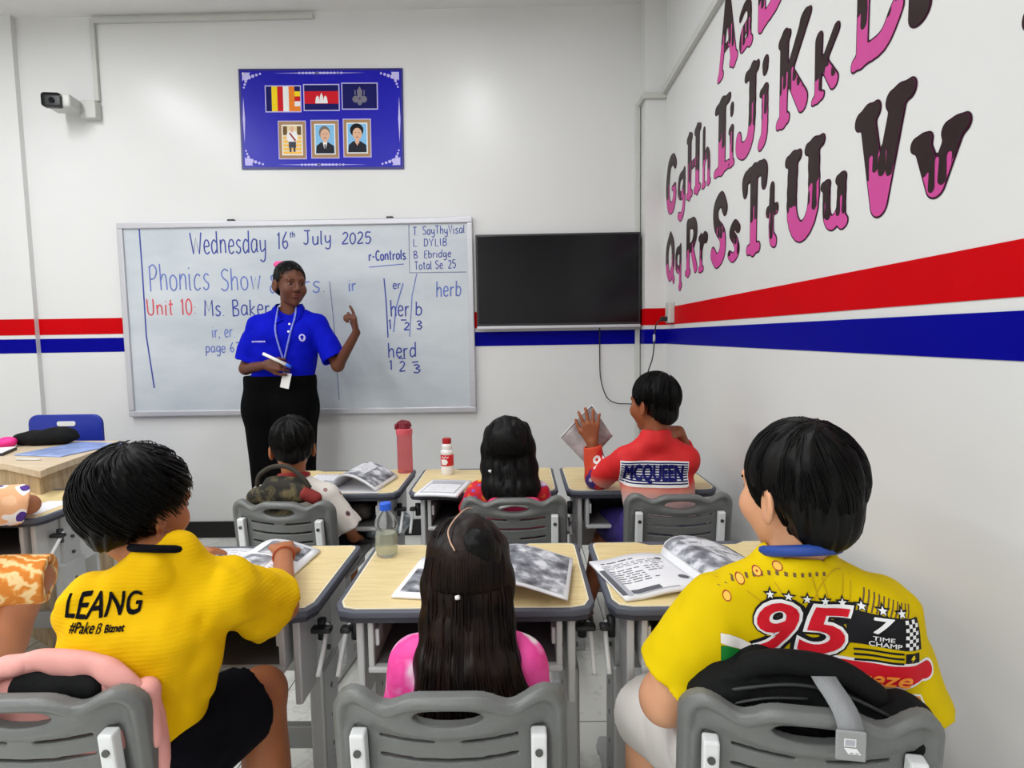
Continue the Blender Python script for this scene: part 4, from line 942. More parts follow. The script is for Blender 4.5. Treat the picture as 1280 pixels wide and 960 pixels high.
def on_page(name, polys, m, par, w, h, prof, curl=None, off=.0009):
    bm = poly_bm(polys); refine(bm, .02)
    for v in bm.verts:
        t, s = v.co.x, v.co.y; v.co = (w * t, (s - .5) * h, prof(t) + (curl(t, s - .5) if curl else 0) + off + v.co.z)
    me = bpy.data.meshes.new(name); bm.to_mesh(me); bm.free(); return link(name, me, m, par, True)
def text_lines(t0, t1, s0, s1, n, seed, ht=.012):
    rg = random.Random(seed); out = []
    for k in range(n):
        s = s1 - (s1 - s0) * (k + .5) / n; x = t0
        while x < t1 - .03:
            L = min(rg.uniform(.04, .14), t1 - x); out.append(R_(x, s - ht / 2, x + L, s + ht / 2)); x += L + .025
        if rg.random() < .3: out = out[:-1]
    return out
def open_book(name, label, loc, rz, w, h, lprof, rprof, left, right, th=.006, lcurl=None, rcurl=None, group=None):
    r = empty(name, loc, rz, label, 'book', group)
    for side, prof, content, curl in ((-1, lprof, left, lcurl), (1, rprof, right, rcurl)):
        if prof is None: continue
        tk = lambda t: th if prof is lprof or prof(1) < .02 else th * .6
        p = page_grid('page_block', w, h, prof, tk, 'paper', r, curl=curl)
        if side < 0: p.rotation_euler = (0, 0, math.pi)
        for (nm, polys, m) in content:
            on_page(nm, polys, m, p, w, h, prof, curl)
    return r
def Lp(polys):        # content written left to right on a left page that is turned by half a turn
    return [[(1 - a, 1 - b) for a, b in q] for q in polys]
flatp = lambda t: .007 + .004 * math.sin(min(1, t * 1.6) * math.pi) * (1 - t)
# near right desk: workbook
lc = [('text_lines', Lp(text_lines(.1, .55, .84, .9, 1, 1, .02) + text_lines(.08, .9, .7, .82, 3, 2, .008) + text_lines(.12, .5, .3, .66, 7, 3) + text_lines(.56, .68, .32, .66, 6, 4) + text_lines(.7, .8, .5, .7, 4, 9)), 'ink'),
      ('printed_picture', Lp([R_(.0, .07, .07, .7), R_(.14, .08, .5, .16), circle((.9, .30), .07, 20, .05), circle((.86, .82), .05, 16, .03)]), 'ink'), ('tint_block', Lp([R_(.07, .05, .13, .72), R_(.16, .055, .7, .075)]), 'ink_light')]
rc = [('printed_picture', [R_(.03, .03, .97, .97)], 'photo'), ('speech_box', [[(.2, .86), (.55, .9), (.86, .8), (.9, .3), (.62, .22), (.55, .12), (.48, .3), (.4, .34), (.36, .6), (.22, .66)]], 'paper'), ('text_lines', text_lines(.45, .8, .45, .56, 1, 5, .05) + text_lines(.26, .42, .72, .78, 1, 6, .03), 'ink')]
_m1 = onz(405 + 400, 700, .66)
hump = lambda a, b: (lambda t: .007 + a * math.sin(math.pi * min(1, t * b)) ** .8 if t * b < 1 else .007)
open_book('workbook', 'open workbook with text on its left page, on the desk by the right wall', (.405, 1.452, DZ + .001), math.radians(14), .205, .232,
          lambda t: .008 + .010 * math.sin(math.pi * min(1, t * 1.3)) * (1 - .4 * t), lambda t: .008 + .045 * math.sin(math.pi * (t ** .55)) ** .9, lc, rc, .007, None, lambda t, s: .02 * t * 0)
# near middle desk
lc = [('printed_picture', Lp([R_(.06, .1, .96, .66)]), 'photo'), ('text_lines', Lp(text_lines(.1, .9, .72, .92, 4, 11, .014)), 'ink_light')]
rc = [('printed_picture', [R_(.04, .05, .96, .97)], 'photo')]
open_book('workbook', 'open workbook with large photo pages on the desk of the girl in pink', (-.085, 1.415, DZ + .001), math.radians(-8), .205, .245,
          flatp, lambda t: .008 + .042 * math.sin(math.pi * min(1, t ** .5)) + .012 * t, lc, rc, .006, None, None)
# near left desk, mostly under the hands
lc = [('text_lines', Lp(text_lines(.1, .9, .5, .92, 8, 21, .012)), 'ink_light')]
rc = [('printed_picture', [R_(.08, .1, .6, .5), R_(.3, .55, .9, .93)], 'photo'), ('text_lines', text_lines(.66, .92, .1, .45, 6, 22, .014), 'ink_light')]
open_book('workbook', 'open workbook under the hands of the boy in the plain yellow jersey', (-.765, 1.52, DZ + .001), math.radians(-4), .185, .235,
          flatp, lambda t: .008 + .030 * math.sin(math.pi * min(1, t ** .6)), lc, rc, .006)
# far left desk
lc = [('text_lines', Lp(text_lines(.1, .9, .2, .9, 8, 31, .012)), 'ink_light'), ('printed_picture', Lp([R_(.5, .2, .9, .5)]), 'photo')]
rc = [('printed_picture', [R_(.04, .04, .96, .96)], 'photo'), ('speech_box', [R_(.12, .3, .6, .86)], 'paper'), ('text_lines', text_lines(.16, .56, .36, .8, 5, 33, .02), 'ink_light')]
open_book('workbook', 'open workbook with a raised page on the far left desk', (-.735, 2.42, DZ + .002), math.radians(-10), .185, .235,
          flatp, lambda t: .010 + .058 * math.sin(math.pi * min(1, t ** .62)) ** .85, lc, rc, .008)
tag(MB().box((-.11, -.145, 0), (.11, .145, .0012), 0, 2, Matrix.Rotation(math.radians(-4), 3, 'Z')).build('paper_sheet', 'paper'), 'white sheet of paper under the workbook on the far left desk', 'paper').location = (-.665, 2.415, DZ + .0004)
# far middle desk: closed notebook overhanging the edge
r = empty('notebook', (-.305, 2.30, DZ + .0006), math.radians(-9), 'white notebook overhanging the edge of the far middle desk', 'book')
pg = page_grid('page_block', .17, .23, lambda t: .010 + .003 * math.sin(t * 3), lambda t: .009, 'paper', r); pg.location = (-.085, 0, 0)
on_page('tint_block', [R_(.08, .1, .9, .9)], 'ink_light', pg, .17, .23, lambda t: .010 + .003 * math.sin(t * 3), None, .0006); on_page('text_lines', [R_(.12, .14, .86, .66)], 'paper', pg, .17, .23, lambda t: .010 + .003 * math.sin(t * 3), None, .0010); on_page('text_lines', text_lines(.2, .8, .2, .6, 5, 41, .012), 'ink_light', pg, .17, .23, lambda t: .010 + .003 * math.sin(t * 3), None, .0014)
# the far left desk's lower shelf: red book and crumpled bag
tag(MB().box((0, 0, 0), (.018, .13, .085), .003).build('book', mat('red_cover', (150, 26, 16), .5)), 'red book standing on the cross bar under the far left desk', 'book').location = (-.72, 2.53, .415)
tag(link('plastic_bag', sdf_mesh('plastic_bag', FN(lambda P: EL((0, 0, .05), (.11, .09, .055))(P) + .022 * (vn(P * 26) - .5) + .012 * (vn(P * 60) - .5)), (-.14, -.12, -.02), (.14, .12, .13), .005), mat('silver_film', (186, 196, 204), .25, .2, var=.25, vs=22), None, True), 'crumpled silvery plastic bag under the far left desk', 'bag').location = (-.585, 2.45, .415)
MBs = MB().box((-.245, .0, .395), (.245, .33, .41), .003); sh = MBs.build('under_shelf', 'light_metal'); sh.parent = [o for o in bpy.data.objects if o.get('label', '').startswith('light wood school desk in the far row with the pink')][0]; sh.location = (0, .1, 0)
tag(link('satchel', sdf_mesh('satchel', U([BX((0, 0, .045), (.15, .10, .035), .03)], .01), (-.2, -.15, -.02), (.2, .15, .1), .006), mat('grey_satchel', (70, 66, 60), .8, bump=.3), None, True), 'dark grey bag lying inside the bin of the far left desk', 'bag').location = (-.76, 2.42, DZ - .143)
tag(MB().box((-1.67 - .15, 2.02, DZ + .0005), (-1.72, 2.2, DZ + .0018)).build('paper_sheet', 'paper'), 'white sheet of paper on the desk at the left picture edge', 'paper')
# ================================================================== backpacks on chairs
PINKF = mat('pink_fabric', (232, 164, 156), .75, var=.06, vs=9, bump=.3, bs=500)
n = NT('camouflage'); v1 = n.noise(22, 3); v2 = n.noise(34, 3)
c1 = n.ramp(v1.outputs[0], [(.0, lin((34, 30, 24))), (.45, lin((74, 66, 46))), (.56, lin((108, 96, 66)))], 'CONSTANT'); n.l(n.mix(n.ramp(v2.outputs[0], [(.0, (0, 0, 0, 1)), (.6, (1, 1, 1, 1))], 'CONSTANT'), c1, lin((48, 50, 30))), n.b.inputs['Base Color']); n.set(Roughness=.8); CAMO = n.m
WEB = mat('grey_webbing', (138, 140, 142), .65, var=.12, vs=60, stretch=(30, 1, 1), bump=.4, bs=60)
def fold(P, f, a): return a * (vn(P * np.array(f, f32)) - .5)
# black backpack hung behind the right chair's back
t = math.radians(-10); ax = np.array([[math.cos(t), math.sin(t), 0], [-math.sin(t), math.cos(t), 0], [0, 0, 1]])
org = np.array([.43, .850, 0.])
r = empty('backpack', tuple(org), t, 'black backpack with a grey strap hanging on the chair by the right wall', 'bag')
def bb(P):
    d = U([RC((-.10, .05, .68), (.145, .05, .648), .036, .034), RC((-.13, .05, .62), (.14, .06, .60), .04, .04), RC((-.06, .065, .715), (.06, .065, .70), .030, .030), RC((-.135, .045, .67), (-.10, .05, .50), .034, .04), RC((.15, .05, .64), (.14, .05, .50), .036, .04), RC((0, .06, .55), (0, .06, .45), .05, .05)], .04)(P)
    return d + fold(P, (20, 30, 46), .012) + fold(P, (50, 50, 90), .005)
bp = link('bag_body', sdf_mesh('bag_body', FN(bb), (-.22, -.04, .40), (.22, .14, .80), .005), BLACKBAG, r, True)
hd = MB().tube(smooth_path([(-.10, .04, .700), (-.07, .034, .728), (-.02, .03, .738), (.05, .032, .728), (.115, .04, .685)], 8), [.014] + [.019] * 31 + [.014], 10).build('grab_handle', BLACKBAG, r, True)
MB().tube(smooth_path([(-.12, .016, .69), (-.02, .012, .712), (.06, .012, .70), (.15, .018, .655)], 6), .0035, 6).build('zip', 'dark', r, True)
MB().tube(smooth_path([(-.13, .012, .665), (-.06, .008, .688), (0, .008, .694)], 6), .003, 6).build('zip', 'dark', r, True)
def strap(name, pts, w, th, m, par, wa=(1, 0, 0)):
    P = smooth_path(pts, 6); wa = np.array(wa, float); V = []; T = np.gradient(P, axis=0); T /= np.linalg.norm(T, axis=1)[:, None]; N = np.cross(T, wa); N /= np.linalg.norm(N, axis=1)[:, None]
    for p, nn in zip(P, N): V += [p - wa * w / 2 - nn * th / 2, p + wa * w / 2 - nn * th / 2, p + wa * w / 2 + nn * th / 2, p - wa * w / 2 + nn * th / 2]
    Fq = [(4 * i + j, 4 * i + (j + 1) % 4, 4 * i + 4 + (j + 1) % 4, 4 * i + 4 + j) for i in range(len(P) - 1) for j in range(4)] + [(0, 1, 2, 3), (4 * len(P) - 4, 4 * len(P) - 1, 4 * len(P) - 2, 4 * len(P) - 3)]
    return link(name, mesh_np(name, V, Fq), m, par)
sw = np.array([.98, 0, .12]); sw /= np.linalg.norm(sw)
st = strap('strap', [(.018, .03, .738), (.027, .006, .722), (.034, -.012, .713), (.040, -.030, .702), (.043, -.040, .688), (.045, -.041, .672)], .034, .003, WEB, r, sw)
tg = MB().box((.023, -.0475, .640), (.063, -.0425, .684), .002).build('strap_tag', mat('tag_plastic', (150, 152, 152), .35, var=.03), st)
iy = -.0481
def ic(polys, m): return flat('icon', poly_bm(polys), m, (.043, iy, .662), (1, 0, 0), (0, 0, 1), 0, tg)
ic([[(-.010, .012), (.006, .012), (.006, .0), (-.010, .0)]], 'white'); ic([[(-.0085, .0105), (.0045, .0105), (.0045, .0015), (-.0085, .0015)]], 'ink_light').location = (0, -.0004, 0); ic([[(-.010, -.002), (.007, -.002), (.013, -.011), (-.004, -.011)]], 'white'); ic([[(-.002, -.0085), (.002, -.0085), (.0025, -.0097), (-.0015, -.0097)], [(.005, -.0085), (.009, -.0085), (.0095, -.0097), (.0055, -.0097)]], 'ink').location = (0, -.0004, 0)
# pink backpack on the left chair
r = empty('backpack', (-.808, .90, 0), 0, 'pink backpack with a black pocket hanging on the chair of the plain yellow jersey', 'bag')
def pk(P):
    d = U([RC((-.11, .05, .60), (.13, .05, .60), .045, .05), RC((-.1, .055, .5), (.12, .055, .5), .05, .05), RC((.165, .045, .66), (.185, .05, .48), .022, .024), RC((-.13, .05, .66), (.10, .05, .67), .03, .03)], .03)(P)
    return d + fold(P, (22, 22, 30), .012)
link('bag_body', sdf_mesh('bag_body', FN(pk), (-.22, -.02, .42), (.26, .14, .74), .006), PINKF, r, True)
link('pocket', sdf_mesh('pocket', FN(lambda P: U([RC((-.03, .03, .675), (.09, .03, .675), .02, .02), RC((-.02, .035, .695), (.07, .035, .692), .014, .014)], .02)(P) + fold(P, (30, 30, 30), .006)), (-.1, -.02, .65), (.16, .09, .77), .005), BLACKBAG, r, True)
for pts, w in (([(-.135, .02, .64), (-.105, .03, .685), (-.05, .035, .712), (.02, .04, .722), (.09, .04, .712), (.135, .035, .685), (.168, .03, .64), (.185, .03, .58)], .036), ([(-.02, .03, .72), (-.07, .02, .705), (-.115, .01, .68), (-.15, .01, .64)], .028)):
    P = smooth_path(pts, 7)
    link('shoulder_strap', sdf_mesh('shoulder_strap', FN(lambda Q, P=P, w=w: U([RC(P[i], P[i + 1], w / 2, w / 2) for i in range(len(P) - 1)], .004)(Q) + fold(Q, (34, 34, 20), .012) + .35 * np.abs(Q[..., 1] - .03 - .2 * (.7 - Q[..., 2])) - .004), (-.22, -.04, .56), (.24, .1, .81), .005), PINKF, r, True)
MB().tube(smooth_path([(-.17, .03, .60), (-.155, .05, .665), (-.12, .055, .69), (-.08, .06, .705)], 5), .008).build('piping', BLACKBAG, r, True)
# camouflage backpack on the far left chair
t = math.radians(-7)
r = empty('backpack', (-.862, 2.005, .018), t, 'camouflage backpack with a loop handle on the far left chair', 'bag')
link('bag_body', sdf_mesh('bag_body', FN(lambda P: U([RC((-.09, .045, .675), (.08, .045, .69), .035, .035), RC((-.03, .045, .725), (.05, .045, .722), .026, .026), RC((-.12, .045, .58), (.12, .045, .58), .045, .045)], .04)(P) + fold(P, (30, 30, 30), .008)), (-.2, -.02, .5), (.2, .11, .78), .006), CAMO, r, True)
link('red_lining', sdf_mesh('red_lining', FN(lambda P: RC((.10, .035, .69), (.135, .04, .675), .026, .022)(P) + fold(P, (30, 30, 30), .006)), (.05, -.01, .63), (.19, .09, .75), .005), mat('dark_red_cloth', (128, 34, 30), .8), r, True)
MB().tube(smooth_path([(-.085, .04, .715), (-.07, .035, .755), (-.02, .035, .785), (.04, .035, .785), (.09, .035, .75), (.115, .04, .71)], 8), .0085, 8).build('grab_handle', mat('dark_brown_webbing', (50, 44, 36), .8), r, True)
# red and white bag behind the far middle chair
r = empty('backpack', (-.025, 2.03, 0), 0, 'pink and white bag showing through the handle hole of the far middle chair', 'bag')
link('bag_body', sdf_mesh('bag_body', FN(lambda P: U([RC((-.07, .045, .645), (.07, .045, .645), .028, .028), RC((-.09, .05, .56), (.09, .05, .56), .038, .038)], .03)(P)), (-.16, -.02, .48), (.16, .11, .72), .006), mat('rose_cloth', (220, 50, 110), .7), r, True)
MB().tube(smooth_path([(-.06, .015, .64), (0, .012, .655), (.06, .015, .645)], 5), .006).build('piping', 'white', r, True)
# ================================================================== people
def V3(*a): return np.array(a, float)
def nrm(v): v = np.asarray(v, float); return v / (np.linalg.norm(v) + 1e-12)
def axes(f, up=(0, 0, 1)):
    f = nrm(f); r = nrm(np.cross(f, up)); return np.array([r, f, np.cross(r, f)])
def head_prims():
    P = [EL((0, -.012, .032), (.073, .093, .085)), EL((0, .03, -.028), (.062, .064, .082)), RC((0, .045, -.072), (0, .062, -.094), .040, .022),
         EL((.034, .062, -.03), (.028, .03, .030)), EL((-.034, .062, -.03), (.028, .03, .030)), RC((-.034, .080, .020), (.034, .080, .020), .013, .013)]
    H = U(P, .018)
    H = SUB(H, U([EL((.031, .101, .0), (.017, .016, .0115)), EL((-.031, .101, .0), (.017, .016, .0115))], .002), .008)
    H = U([H, RC((0, .090, .010), (0, .107, -.028), .0075, .0120), EL((.011, .098, -.034), (.009, .010, .007)), EL((-.011, .098, -.034), (.009, .010, .007)),
           RC((-.016, .090, -.0565), (.016, .090, -.0565), .0065, .0065), RC((-.014, .089, -.067), (.014, .089, -.067), .0075, .0075)], .007)
    H = SUB(H, RC((-.020, .099, -.0615), (.020, .099, -.0615), .0016, .0016), .003)
    ears = []
    for s in (-1, 1):
        a = math.radians(24); ex = np.array([[math.cos(a), s * math.sin(a), 0], [-s * math.sin(a), math.cos(a), 0], [0, 0, 1]])
        e = EL((s * .079, -.012, -.012), (.0085, .020, .033), ex); e = SUB(e, EL((s * .088, -.010, -.008), (.007, .012, .021), ex), .004)
        ears.append(e)
    return U([H] + ears, .006)
HEAD = head_prims()
def hand_prims(wr, d, n, sc=1., curl=(.3, .3, .3, .3), thumb=1, spread=.12, tcurl=.2):
    """d: wrist to knuckles, n: where the palm faces, thumb: +1 when the thumb is on the side d x n"""
    wr = np.asarray(wr, float); d = nrm(d); n = nrm(n - d * np.dot(n, d)); s = np.cross(d, n) * thumb
    palm, fing = [], []
    L = np.array([.066, .074, .069, .054]) * sc; R = np.array([.0082, .0085, .0082, .0074]) * sc
    for i in range(4):
        o = (1.5 - i) * .0185 * sc; k = wr + d * (.082 - .004 * abs(i - 1)) * sc + s * o
        palm.append(RC(wr + d * .012 * sc + s * o * .55, k, .0135 * sc, .0112 * sc))
        a = (1.5 - i) * spread; dd = nrm(d * math.cos(a) + s * math.sin(a)); p = k; c = 0
        for f in (.45, .31, .24):
            c += curl[i]; q = p + (dd * math.cos(c) + n * math.sin(c)) * L[i] * f; r0 = R[i] * (1.05 if f == .45 else .98 if f == .31 else .9)
            fing.append(RC(p, q, r0, r0 * .93)); p = q
    p = wr + d * .022 * sc + s * .020 * sc + n * .006 * sc; th = []
    for f, a, r0 in ((.040, .62, .0130), (.030, .62 - tcurl, .0100), (.025, .62 - 2 * tcurl, .0088)):
        q = p + (s * math.sin(a) + d * math.cos(a) + n * .28) / 1.04 * f * sc; th.append(RC(p, q, r0 * sc, r0 * .88 * sc)); p = q
    return [U(palm + th[:1], .012 * sc), U(fing, .0015), U(th[1:], .002)]
def torso(J, g=0.):
    k = J.get('k', 1.); lat = nrm(J['shR'] - J['shL']); pel, che, nec = J['pel'], J['che'], J['nec']; wai = pel * .5 + che * .5; wa2 = wai * .5 + che * .5; wa3 = wai * .5 + pel * .5
    hw, ww, cw = J.get('hw', .062) * k, J.get('ww', .05) * k, J.get('cw', .06) * k; rh, rw, rc = J.get('rh', .080) * k + g, J.get('rw', .070) * k + g, J.get('rc', .070) * k + g
    T = [RC(pel - lat * hw, pel + lat * hw, rh, rh), RC(wai - lat * ww, wai + lat * ww, rw, rw), RC(che - lat * cw, che + lat * cw, rc, rc), RC(wa2 - lat * (ww + cw) / 2, wa2 + lat * (ww + cw) / 2, (rw + rc) / 2, (rw + rc) / 2), RC(wa3 - lat * (ww + hw) / 2, wa3 + lat * (ww + hw) / 2, (rw + rh) / 2, (rw + rh) / 2),
         RC(J['shL'] + lat * .01, nec, .038 * k + g, .036 * k + g), RC(J['shR'] - lat * .01, nec, .038 * k + g, .036 * k + g), RC(J['shL'] - V3(0, 0, .012), J['shR'] - V3(0, 0, .012), .040 * k + g, .040 * k + g)]
    return T
def legs(J, g=0., upto=1.):
    k = J.get('k', 1.); L = []
    for s in 'LR':
        h, kn = J['hip' + s], J['kn' + s]; e = h + (kn - h) * upto
        L.append(RC(h, e, .074 * k + g, (.074 - .022 * upto) * k + g))
    return L
def body(name, J, skin, parent, feet=True, h=.0042):
    k = J.get('k', 1.); ax = axes(J['hf'], J.get('hu', (0, 0, 1))); hc, hs = J['hc'], J['hs']
    T = torso(J) + legs(J)
    for s in 'LR':
        kn, an = J['kn' + s], J['an' + s]; fd = J.get('ft' + s, V3(0, 1, 0))
        T += [RC(kn, an, .051 * k, .032 * k), EL(kn * .6 + an * .4 + V3(0, -.014 * k, 0), (.045 * k, .05 * k, .11 * k)), RC(an + V3(0, 0, -.02), an + nrm(fd) * .125 * k + V3(0, 0, -.045), .034 * k, .022 * k)]
        T += [RC(J['sh' + s], J['el' + s], .036 * k * J.get('ak', 1), .030 * k * J.get('ak', 1)), RC(J['el' + s], J['wr' + s], .031 * k * J.get('ak', 1), .0215 * k)]
    T += [RC(J['nec'] - V3(0, 0, .015), hc + ax[2] * -.06 * hs + ax[1] * -.012 * hs, .043 * hs, .048 * hs)]
    B = U(T, .02); parts = [B, LOC(HEAD, hc, ax, hs)]
    for s in 'LR':
        hd = J.get('hand' + s)
        if hd: parts += hand_prims(J['wr' + s], **hd)
    F = U(parts, .009)
    pts = np.array([J[q] for q in J if isinstance(J[q], np.ndarray) and q[:2] in ('pe', 'ne', 'hc', 'sh', 'el', 'wr', 'kn', 'an')])
    lo, hi = pts.min(0) - .17, pts.max(0) + .17; lo[2] = max(lo[2], -.002 + (min(J['anL'][2], J['anR'][2]) - .075))
    me = sdf_mesh(name, F, lo, hi, h, 1)
    return link(name, me, 'skin_' + skin, parent, True)
def shirt(name, J, m, parent, g=.009, sl=(.9, .9), hem=.45, flare=.012, neck=.050, fore=(0, 0), wr=.012, h=.0048, extra=(), drop=.0, seed=0., sleeve_r=.040):
    k = J.get('k', 1.); T = torso(J, g); cuts = []
    for s, f, ff in zip('LR', sl, fore):
        a, b = J['sh' + s], J['el' + s]; d = nrm(b - a)
        if ff:
            e = J['el' + s] + (J['wr' + s] - J['el' + s]) * ff; d2 = nrm(J['wr' + s] - J['el' + s])
            T += [RC(a, b, .038 * k + g, .034 * k + g), CUT(RC(b, e + d2 * .02, .034 * k + g, .026 * k + g * .8), e, d2)]
            cuts.append(RC(e - d2 * .01, e + d2 * .03, .024 * k, .030 * k))
        else:
            e = a + (b - a) * f
            T.append(CUT(RC(a, e + d * .03, sleeve_r * k + g * .6, sleeve_r * k + g * .6 + flare), e, d)); cuts.append(RC(e - d * .025, e + d * .03, sleeve_r * k + flare * .2, sleeve_r * k + flare * .85))
    F = U(T + list(extra), .025)
    hd = nrm(J['hc'] - J['nec'])
    ncut = RC(J['nec'] + hd * (.012 + drop), J['hc'], neck * k, neck * k * .9)
    def fn(P):
        d = F(P)
        q = P + .03 * np.stack([vn(P * 7 + seed), vn(P * 7 + 9.3 + seed), vn(P * 7 + 17.1 + seed)], -1)
        d = d + wr * (np.abs(vn(q * np.array((15, 15, 8), f32) + seed) - .5) * -1.6 + .35) * .9 + wr * .35 * (vn(q * 34) - .5)
        nc = -ncut(P); h_ = np.maximum(.012 - np.abs(d - nc), 0) / .012; d = np.maximum(d, nc) + h_ * h_ * .003
        for c in cuts: d = np.maximum(d, -c(P))
        return np.maximum(d, hem - P[..., 2]).astype(f32)
    pts = np.array([J[q] for q in ('pel', 'nec', 'shL', 'shR', 'elL', 'elR') + (('wrL',) if fore[0] else ()) + (('wrR',) if fore[1] else ())]); lo, hi = pts.min(0) - .16, pts.max(0) + .13; lo[2] = max(lo[2], hem - .01)
    return link(name, sdf_mesh(name, FN(fn), lo, hi, h, 2), m, parent, True)
def shorts(name, J, m, parent, upto=.85, g=.014, top=None, h=.006, wr=.01):
    k = J.get('k', 1.); lat = nrm(J['shR'] - J['shL']); T = [RC(J['pel'] - lat * J.get('hw', .07) * k, J['pel'] + lat * J.get('hw', .07) * k, .09 * k + g, .09 * k + g)]; cuts = []
    for s in 'LR':
        a, b = J['hip' + s], J['kn' + s]; d = nrm(b - a); e = a + (b - a) * upto
        T.append(CUT(RC(a, e + d * .03, .078 * k + g, .060 * k + g * 1.2), e, d)); cuts.append(RC(e - d * .012, e + d * .04, .055 * k, .062 * k))
    F = U(T, .03)
    def fn(P):
        d = F(P) + wr * (np.abs(vn(P * np.array((14, 10, 14), f32)) - .5) * -1.4 + .3)
        for c in cuts: d = np.maximum(d, -c(P))
        return d.astype(f32)
    pts = np.array([J[q] for q in ('pel', 'hipL', 'hipR', 'knL', 'knR')]); lo, hi = pts.min(0) - .13, pts.max(0) + .13
    return link(name, sdf_mesh(name, FN(fn), lo, hi, h, 1), m, parent, True)

# ---- hair
def add_strands(me, paths, r, n=3):
    V0 = np.empty(len(me.vertices) * 3, f32); me.vertices.foreach_get('co', V0); V0 = V0.reshape(-1, 3)
    L0 = np.empty(len(me.loops), np.int32); me.loops.foreach_get('vertex_index', L0); F0 = L0.reshape(-1, 4)
    VV, FF, o = [V0], [F0], len(V0); ang = 2 * np.pi * np.arange(n) / n
    for p in paths:
        p = np.asarray(p, f32); k = len(p)
        if k < 3: continue
        T = np.gradient(p, axis=0); T /= np.linalg.norm(T, axis=1)[:, None] + 1e-9
        a = np.cross(T, (.31, .52, .79)); a /= np.linalg.norm(a, axis=1)[:, None] + 1e-9; b = np.cross(T, a)
        t = np.linspace(0, 1, k); rr = r * np.minimum(1, np.minimum(t * 6 + .3, (1.02 - t) * 4))
        ring = p[:, None] + rr[:, None, None] * (np.cos(ang)[None, :, None] * a[:, None] + np.sin(ang)[None, :, None] * b[:, None])
        VV.append(ring.reshape(-1, 3)); i, j = np.meshgrid(np.arange(k - 1), np.arange(n), indexing='ij'); i, j = i.ravel(), j.ravel(); j2 = (j + 1) % n
        FF.append(np.stack([i * n + j, i * n + j2, (i + 1) * n + j2, (i + 1) * n + j], 1) + o); o += k * n
    nm = me.name; me2 = mesh_np(nm, np.concatenate(VV), np.concatenate(FF)); bpy.data.meshes.remove(me); return me2
def short_hair(J, parent, m='hair', R=(.083, .103, .094), c0=(0, -.014, .036), front=(.045, .75), nape=-.075, ear=True, strands=650, bowl=0., whorl=(.1, -.4, .9), stream=.5, seed=1, jit=.004, sr=.0014, side=None):
    hc, hs, ax = J['hc'], J['hs'], axes(J['hf'], J.get('hu', (0, 0, 1)))
    E = EL(c0, R); N = EL((0, -.055, -.035), (.058 + bowl, .048 + bowl, .055))
    def guard(P):
        x, y, z = P[..., 0], P[..., 1], P[..., 2]
        g = np.maximum(y - (front[0] + front[1] * z), nape + .25 * np.abs(x) - z)
        if side is not None: g = np.maximum(g, (side + .9 * (y + .02)) - z)
        if ear: g = np.maximum(g, -EL((0, -.004, -.025), (.2, .026, .038))(P) * .8)
        return g
    B = U([E, N], .03)
    def fn(P):
        d = B(P); q = P - A3(c0); a = np.arctan2(q[..., 0], q[..., 1] + .03)
        st = vn(np.stack([a * 9 + 20, q[..., 2] * 22 + 7, np.linalg.norm(q, axis=-1) * 10], -1)) - .5
        d = d + .010 * st
        g = guard(P) + .008 * (vn(P * 60) - .5); h_ = np.maximum(.012 - np.abs(d - g), 0) / .012
        return (np.maximum(d, g) + h_ * h_ * .003).astype(f32)
    hh = .0034 / hs; me = sdf_mesh('hair', FN(fn), (-.13, -.16, -.13), (.13, .14, .16), hh, 1)
    rg = np.random.RandomState(seed); w = nrm(whorl); e1 = nrm(np.cross(w, (1, 0, .1))); e2 = np.cross(w, e1); paths = []
    S = 16; th = np.linspace(.04, 2.4, S)
    for i in range(strands):
        ph = rg.rand() * 6.283; sw = stream * (rg.rand() * .3 + .85); t0 = rg.rand() ** .6 * 1.4; T = np.clip(th + t0, 0, 2.7)
        f = ph + sw * T; dirs = np.cos(T)[:, None] * w + np.sin(T)[:, None] * (np.cos(f)[:, None] * e1 + np.sin(f)[:, None] * e2)
        sc = 1.0 + jit / .09 * (rg.rand() - .15) + .02 * (rg.rand() - .3) * np.linspace(0, 1, S) ** 2
        p = np.array(c0) + dirs / np.linalg.norm(dirs / np.array(R), axis=1)[:, None] * sc[:, None]
        g = guard(p.astype(f32)); bad = np.where(g > .006)[0]; end = bad[0] if len(bad) else S
        if end > 4: paths.append(p[:min(end + 1, 11)])
    me = add_strands(me, paths, sr)
    V = np.empty(len(me.vertices) * 3, f32); me.vertices.foreach_get('co', V); V = V.reshape(-1, 3) * hs @ ax.astype(f32) + hc.astype(f32); me.vertices.foreach_set('co', V.ravel()); me.update()
    return link('hair', me, m, parent, True)
